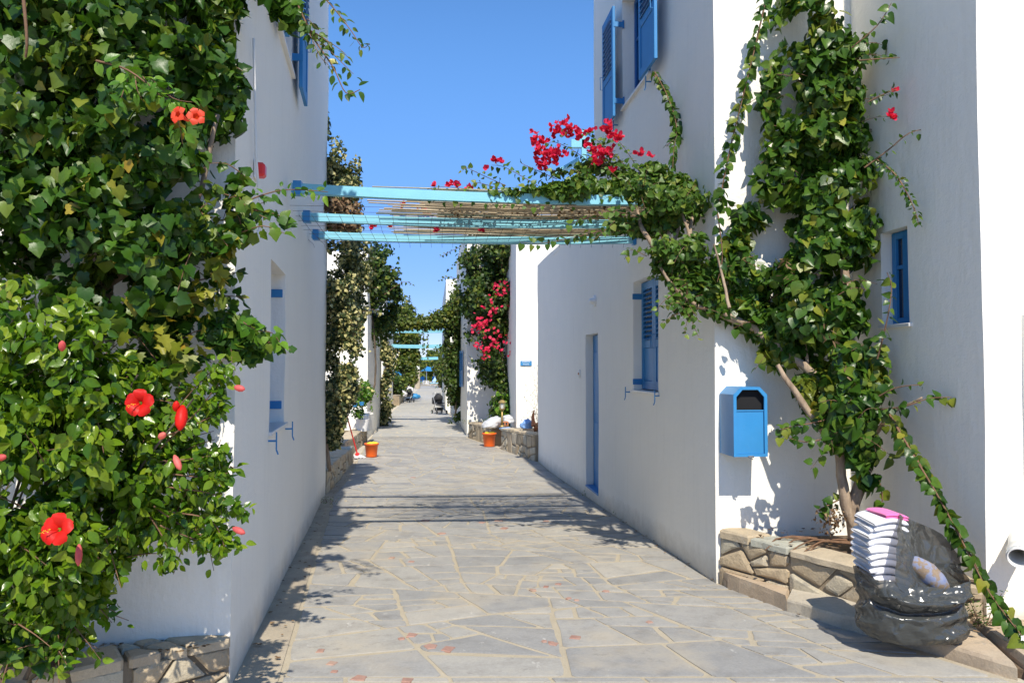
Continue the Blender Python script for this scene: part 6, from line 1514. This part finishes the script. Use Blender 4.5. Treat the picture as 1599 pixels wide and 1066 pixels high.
# ------------------------------------------------------------------ push chairs
def pushchair(c, k, label, face):
    c = Vector(c); t = empty('pushchair', c, label, 'pushchair', 'folding pushchairs in the alley'); ax = Vector((math.cos(face), math.sin(face), 0)); ay = Vector((-ax.y, ax.x, 0)); uz = Vector((0, 0, 1))
    P = lambda x, y, z: c + ax * x * k + ay * y * k + uz * z * k
    mb = MB()
    for s in (-1, 1):
        mb.tube([P(s * .24, -.30, .10), P(s * .22, .0, .45), P(s * .22, .25, .85), P(s * .2, .34, .98)], .016 * k, 7); mb.tube([P(s * .24, .30, .10), P(s * .22, .0, .45), P(s * .2, -.18, .55)], .014 * k, 7)
    mb.tube([P(-.2, .34, .98), P(.2, .34, .98)], .018 * k, 7); mb.tube([P(-.24, .3, .1), P(.24, .3, .1)], .012 * k, 6); mb.tube([P(-.24, -.3, .1), P(.24, -.3, .1)], .012 * k, 6)
    mb.build('chassis', M['steel'], t, smooth=True)
    for s in (-1, 1):
        for y_ in (-.30, .30):
            w_ = MB(); w_.lathe(P(s * .26, y_, .09), [(.045 * k, -.022 * k), (.085 * k, -.02 * k), (.09 * k, 0), (.085 * k, .02 * k), (.045 * k, .022 * k)], 16, ay, uz, ax)
            wo = w_.build('wheel', M['rubber'], t, smooth=True); MB().lathe(P(s * .26, y_, .09), [(0, -.016 * k), (.046 * k, -.016 * k), (.046 * k, .016 * k), (0, .016 * k)], 10, ay, uz, ax).build('hub', M['steel'], wo)
    mb = MB()
    rows = [(-.22, .40), (-.18, .42), (.05, .42), (.14, .52), (.22, .82)]
    for i, (y_, z_) in enumerate(rows):
        for x_ in (-.21, -.1, 0, .1, .21): mb.v.append(tuple(P(x_, y_, z_ - .03 * (1 - (x_ / .21) ** 2))))
    for i in range(4):
        for j in range(4): mb.f.append((i * 5 + j, i * 5 + j + 1, i * 5 + j + 6, i * 5 + j + 5))
    mb.build('seat', M['grey'], t, smooth=True)
    mb = MB()
    for i in range(9):
        a_ = -.35 + i / 8 * 2.0
        for j in range(9):
            b_ = math.pi * j / 8; mb.v.append(tuple(P(.23 * math.cos(b_), .16 - .34 * math.sin(b_) * math.cos(a_) * .9, .66 + .30 * math.sin(a_ * .8 + .35) * math.sin(b_) + .02 * math.sin(b_))))
    for i in range(8):
        for j in range(8): mb.f.append((i * 9 + j, i * 9 + j + 1, i * 9 + j + 10, i * 9 + j + 9))
    mb.build('canopy', M['black'], t, smooth=True)
    MB().bbox(P(0, .06, .22), .36 * k, .30 * k, .14 * k, ax, ay, b=.03).build('basket', M['black'], t); MB().bbox(P(-.05, .40, .62), .34 * k, .14 * k, .34 * k, ax, ay, b=.05).build('bag', M['grey'], t)
    mb = MB(); mb.tube([P(-.2, -.16, .52), P(0, -.26, .55), P(.2, -.16, .52)], .018 * k, 7); mb.build('bumper_bar', M['black'], t)
    return t
c_ = U(686, 645, 38.5); c_.z = g(38.5); pushchair(c_, 1.02, 'dark grey pushchair parked at the right side of the alley', .5)
c_ = U(638, 627, 51); c_.z = g(51); pushchair(c_, .92, 'smaller far pushchair beside the left planter', -.4)
lump('laundry_bag', U(627, 613, 52.5), .75, .5, .45, M['towel'], 'white heaped laundry bag on the far left planter', 'bag', 21, .3)
lump('cloth', U(648, 619, 53), .3, .3, .18, M['bin'], 'blue cloth heap on the paving beside the far pushchair', 'cloth', 24, .4)

# ------------------------------------------------------------------ pool end
def parasol(c, Rr, h, label):
    c = Vector(c); t = empty('parasol', c, label, 'parasol', 'blue parasols by the pool')
    MB().cyl(c, c + Vector((0, 0, h + .2)), .06, .05, 8).build('pole', M['white'], t); MB().lathe(c, [(0, 0), (.35, 0), (.35, .08), (.06, .12)], 14).build('base', M['white'], t)
    mb = MB(); n_ = 8; mb.v.append(tuple(c + Vector((0, 0, h + .12)))); 
    for ring, (r_, z_) in enumerate(((.5, -.16), (1, -.5), (1.0, -.68))):
        for i in range(n_ * 2):
            a_ = math.pi * i / n_ + .2; rr_ = Rr * r_ * (1 if i % 2 == 0 else .955); mb.v.append(tuple(c + Vector((math.cos(a_) * rr_, math.sin(a_) * rr_, h + .12 + z_ + (0 if i % 2 == 0 else .03)))))
    m_ = n_ * 2
    for i in range(m_):
        j = (i + 1) % m_; mb.f += [(0, 1 + i, 1 + j), (1 + i, 1 + m_ + i, 1 + m_ + j, 1 + j), (1 + m_ + i, 1 + 2 * m_ + i, 1 + 2 * m_ + j, 1 + m_ + j)]
    mb.build('canopy', M['bin'], t)
    for i in range(n_):
        a_ = 2 * math.pi * i / n_ + .2; MB().tube([c + Vector((0, 0, h - .3)), c + Vector((math.cos(a_) * Rr * .6, math.sin(a_) * Rr * .6, h - .12))], .015, 4).build('rib', M['white'], t)
q = U(666, 598, 108); q.z = -.84; parasol(q, 1.25, 2.35, 'left blue parasol by the pool, beside the white table'); q = U(677.5, 598, 112); q.z = -.84; parasol(q, 1.2, 2.3, 'right blue parasol by the pool, partly behind the other')
def lounger(c, face, label, upright=True, mat='bin'):
    c = Vector(c); t = empty('sun_lounger', c, label, 'sun lounger', 'blue sun loungers by the pool'); ax = Vector((math.cos(face), math.sin(face), 0)); ay = Vector((-ax.y, ax.x, 0)); P = lambda x, y, z: c + ax * x + ay * y + Vector((0, 0, z))
    MB().bbox(P(-.35, 0, .32), 1.3, .62, .07, ax, ay, b=.02).build('seat', M[mat], t)
    a2_ = (ax * .45 + Vector((0, 0, .9))).normalized()
    if upright: MB().bbox(P(.45, 0, .66), .8, .62, .07, a2_, ay, b=.02).build('backrest', M[mat], t)
    for x_ in (-.85, .2):
        for y_ in (-.26, .26): MB().cyl(P(x_, y_, 0), P(x_, y_, .3), .025).build('leg', M['white'], t)
    return t
for px, Yl, f_, lb in ((659, 108, 1.6, 'blue sun lounger left of the parasol pole'), (678, 108, 1.6, 'blue sun lounger right of the parasol pole')):
    q = U(px, 600, Yl); q.z = -.84; lounger(q, f_, lb)
for i, (px, lb) in enumerate(((675, 'pale blue lounger nearest the alley end, left of a row'), (683, 'pale blue lounger in the middle of the front row'), (690, 'pale blue lounger at the right end of the front row'))):
    q = U(px, 604, 98); q.z = -.83; lounger(q, 1.7, lb, False, 'sky_blue')
q = U(665, 600, 104); q.z = -.84; t = empty('side_table', q, 'small white plastic table under the left parasol', 'table')
MB().bbox(q + Vector((0, 0, .5)), .8, .6, .05, b=.02).build('tabletop', M['white'], t)
for x_ in (-.33, .33):
    for y_ in (-.24, .24): MB().bbox(q + Vector((x_, y_, .24)), .07, .07, .48, b=.01).build('leg', M['white'], t)
mbs = strip('terrace', lambda y: -40, lambda y: 20, 96, 126, None, .02, 15); tag(mbs.build('pool_terrace', M['mortar']), kind='structure')
tag(strip('s', lambda y: -30, lambda y: 10, 88, 88.4, None, .03, 1).build('terrace_kerb', M['marble']), kind='structure')
# bather standing by the loungers: one skinned body
def person(c, label):
    c = Vector(c); t = empty('person', c, label, 'person')
    J = {'pel': ((0, 0, .92), .13), 'waist': ((0, 0, 1.08), .12), 'chest': ((0, .02, 1.32), .15), 'neck': ((0, .01, 1.48), .055), 'head0': ((0, 0, 1.57), .075), 'head': ((0, -.01, 1.67), .10), 'top': ((0, 0, 1.76), .055)}
    for s, nme in ((-1, 'l'), (1, 'r')):
        J['hip' + nme] = ((s * .09, 0, .86), .10); J['kn' + nme] = ((s * .11, -.02, .48), .062); J['an' + nme] = ((s * .11, .03, .09), .042); J['to' + nme] = ((s * .12, -.13, .035), .035)
        J['sh' + nme] = ((s * .18, .02, 1.38), .06); J['el' + nme] = ((s * .25, .03, 1.12), .042); J['wr' + nme] = ((s * .27, -.05, .90), .03); J['ha' + nme] = ((s * .27, -.07, .80), .03)
    keys = list(J); idx = {k: i for i, k in enumerate(keys)}
    E_ = [('pel', 'waist'), ('waist', 'chest'), ('chest', 'neck'), ('neck', 'head0'), ('head0', 'head'), ('head', 'top')]
    for nme in 'lr': E_ += [('pel', 'hip' + nme), ('hip' + nme, 'kn' + nme), ('kn' + nme, 'an' + nme), ('an' + nme, 'to' + nme), ('chest', 'sh' + nme), ('sh' + nme, 'el' + nme), ('el' + nme, 'wr' + nme), ('wr' + nme, 'ha' + nme)]
    me = bpy.data.meshes.new('body'); me.from_pydata([J[k][0] for k in keys], [(idx[a], idx[b]) for a, b in E_], []); me.materials.append(M['skin'])
    o_ = bpy.data.objects.new('body', me); COL.objects.link(o_); o_.parent = t
    m_ = o_.modifiers.new('skin', 'SKIN')
    for k in keys: me.skin_vertices[0].data[idx[k]].radius = (J[k][1], J[k][1])
    me.skin_vertices[0].data[0].use_root = True
    o_.modifiers.new('sub', 'SUBSURF').render_levels = 1
    MB().lathe(c + Vector((0, 0, .80)), [(.19, 0), (.185, .08), (.15, .2)], 14, (1, 0, 0), (0, .8, 0)).build('swim_shorts', M['pink'], t, smooth=True)
    MB().lathe(c + Vector((0, .01, 1.70)), [(.108, 0), (.10, .06), (.05, .10), (0, .11)], 12).build('hair', M['twig'], t, smooth=True)
q = U(687, 600, 106); q.z = -.84; person(q, 'distant bather in pink shorts standing by the loungers')
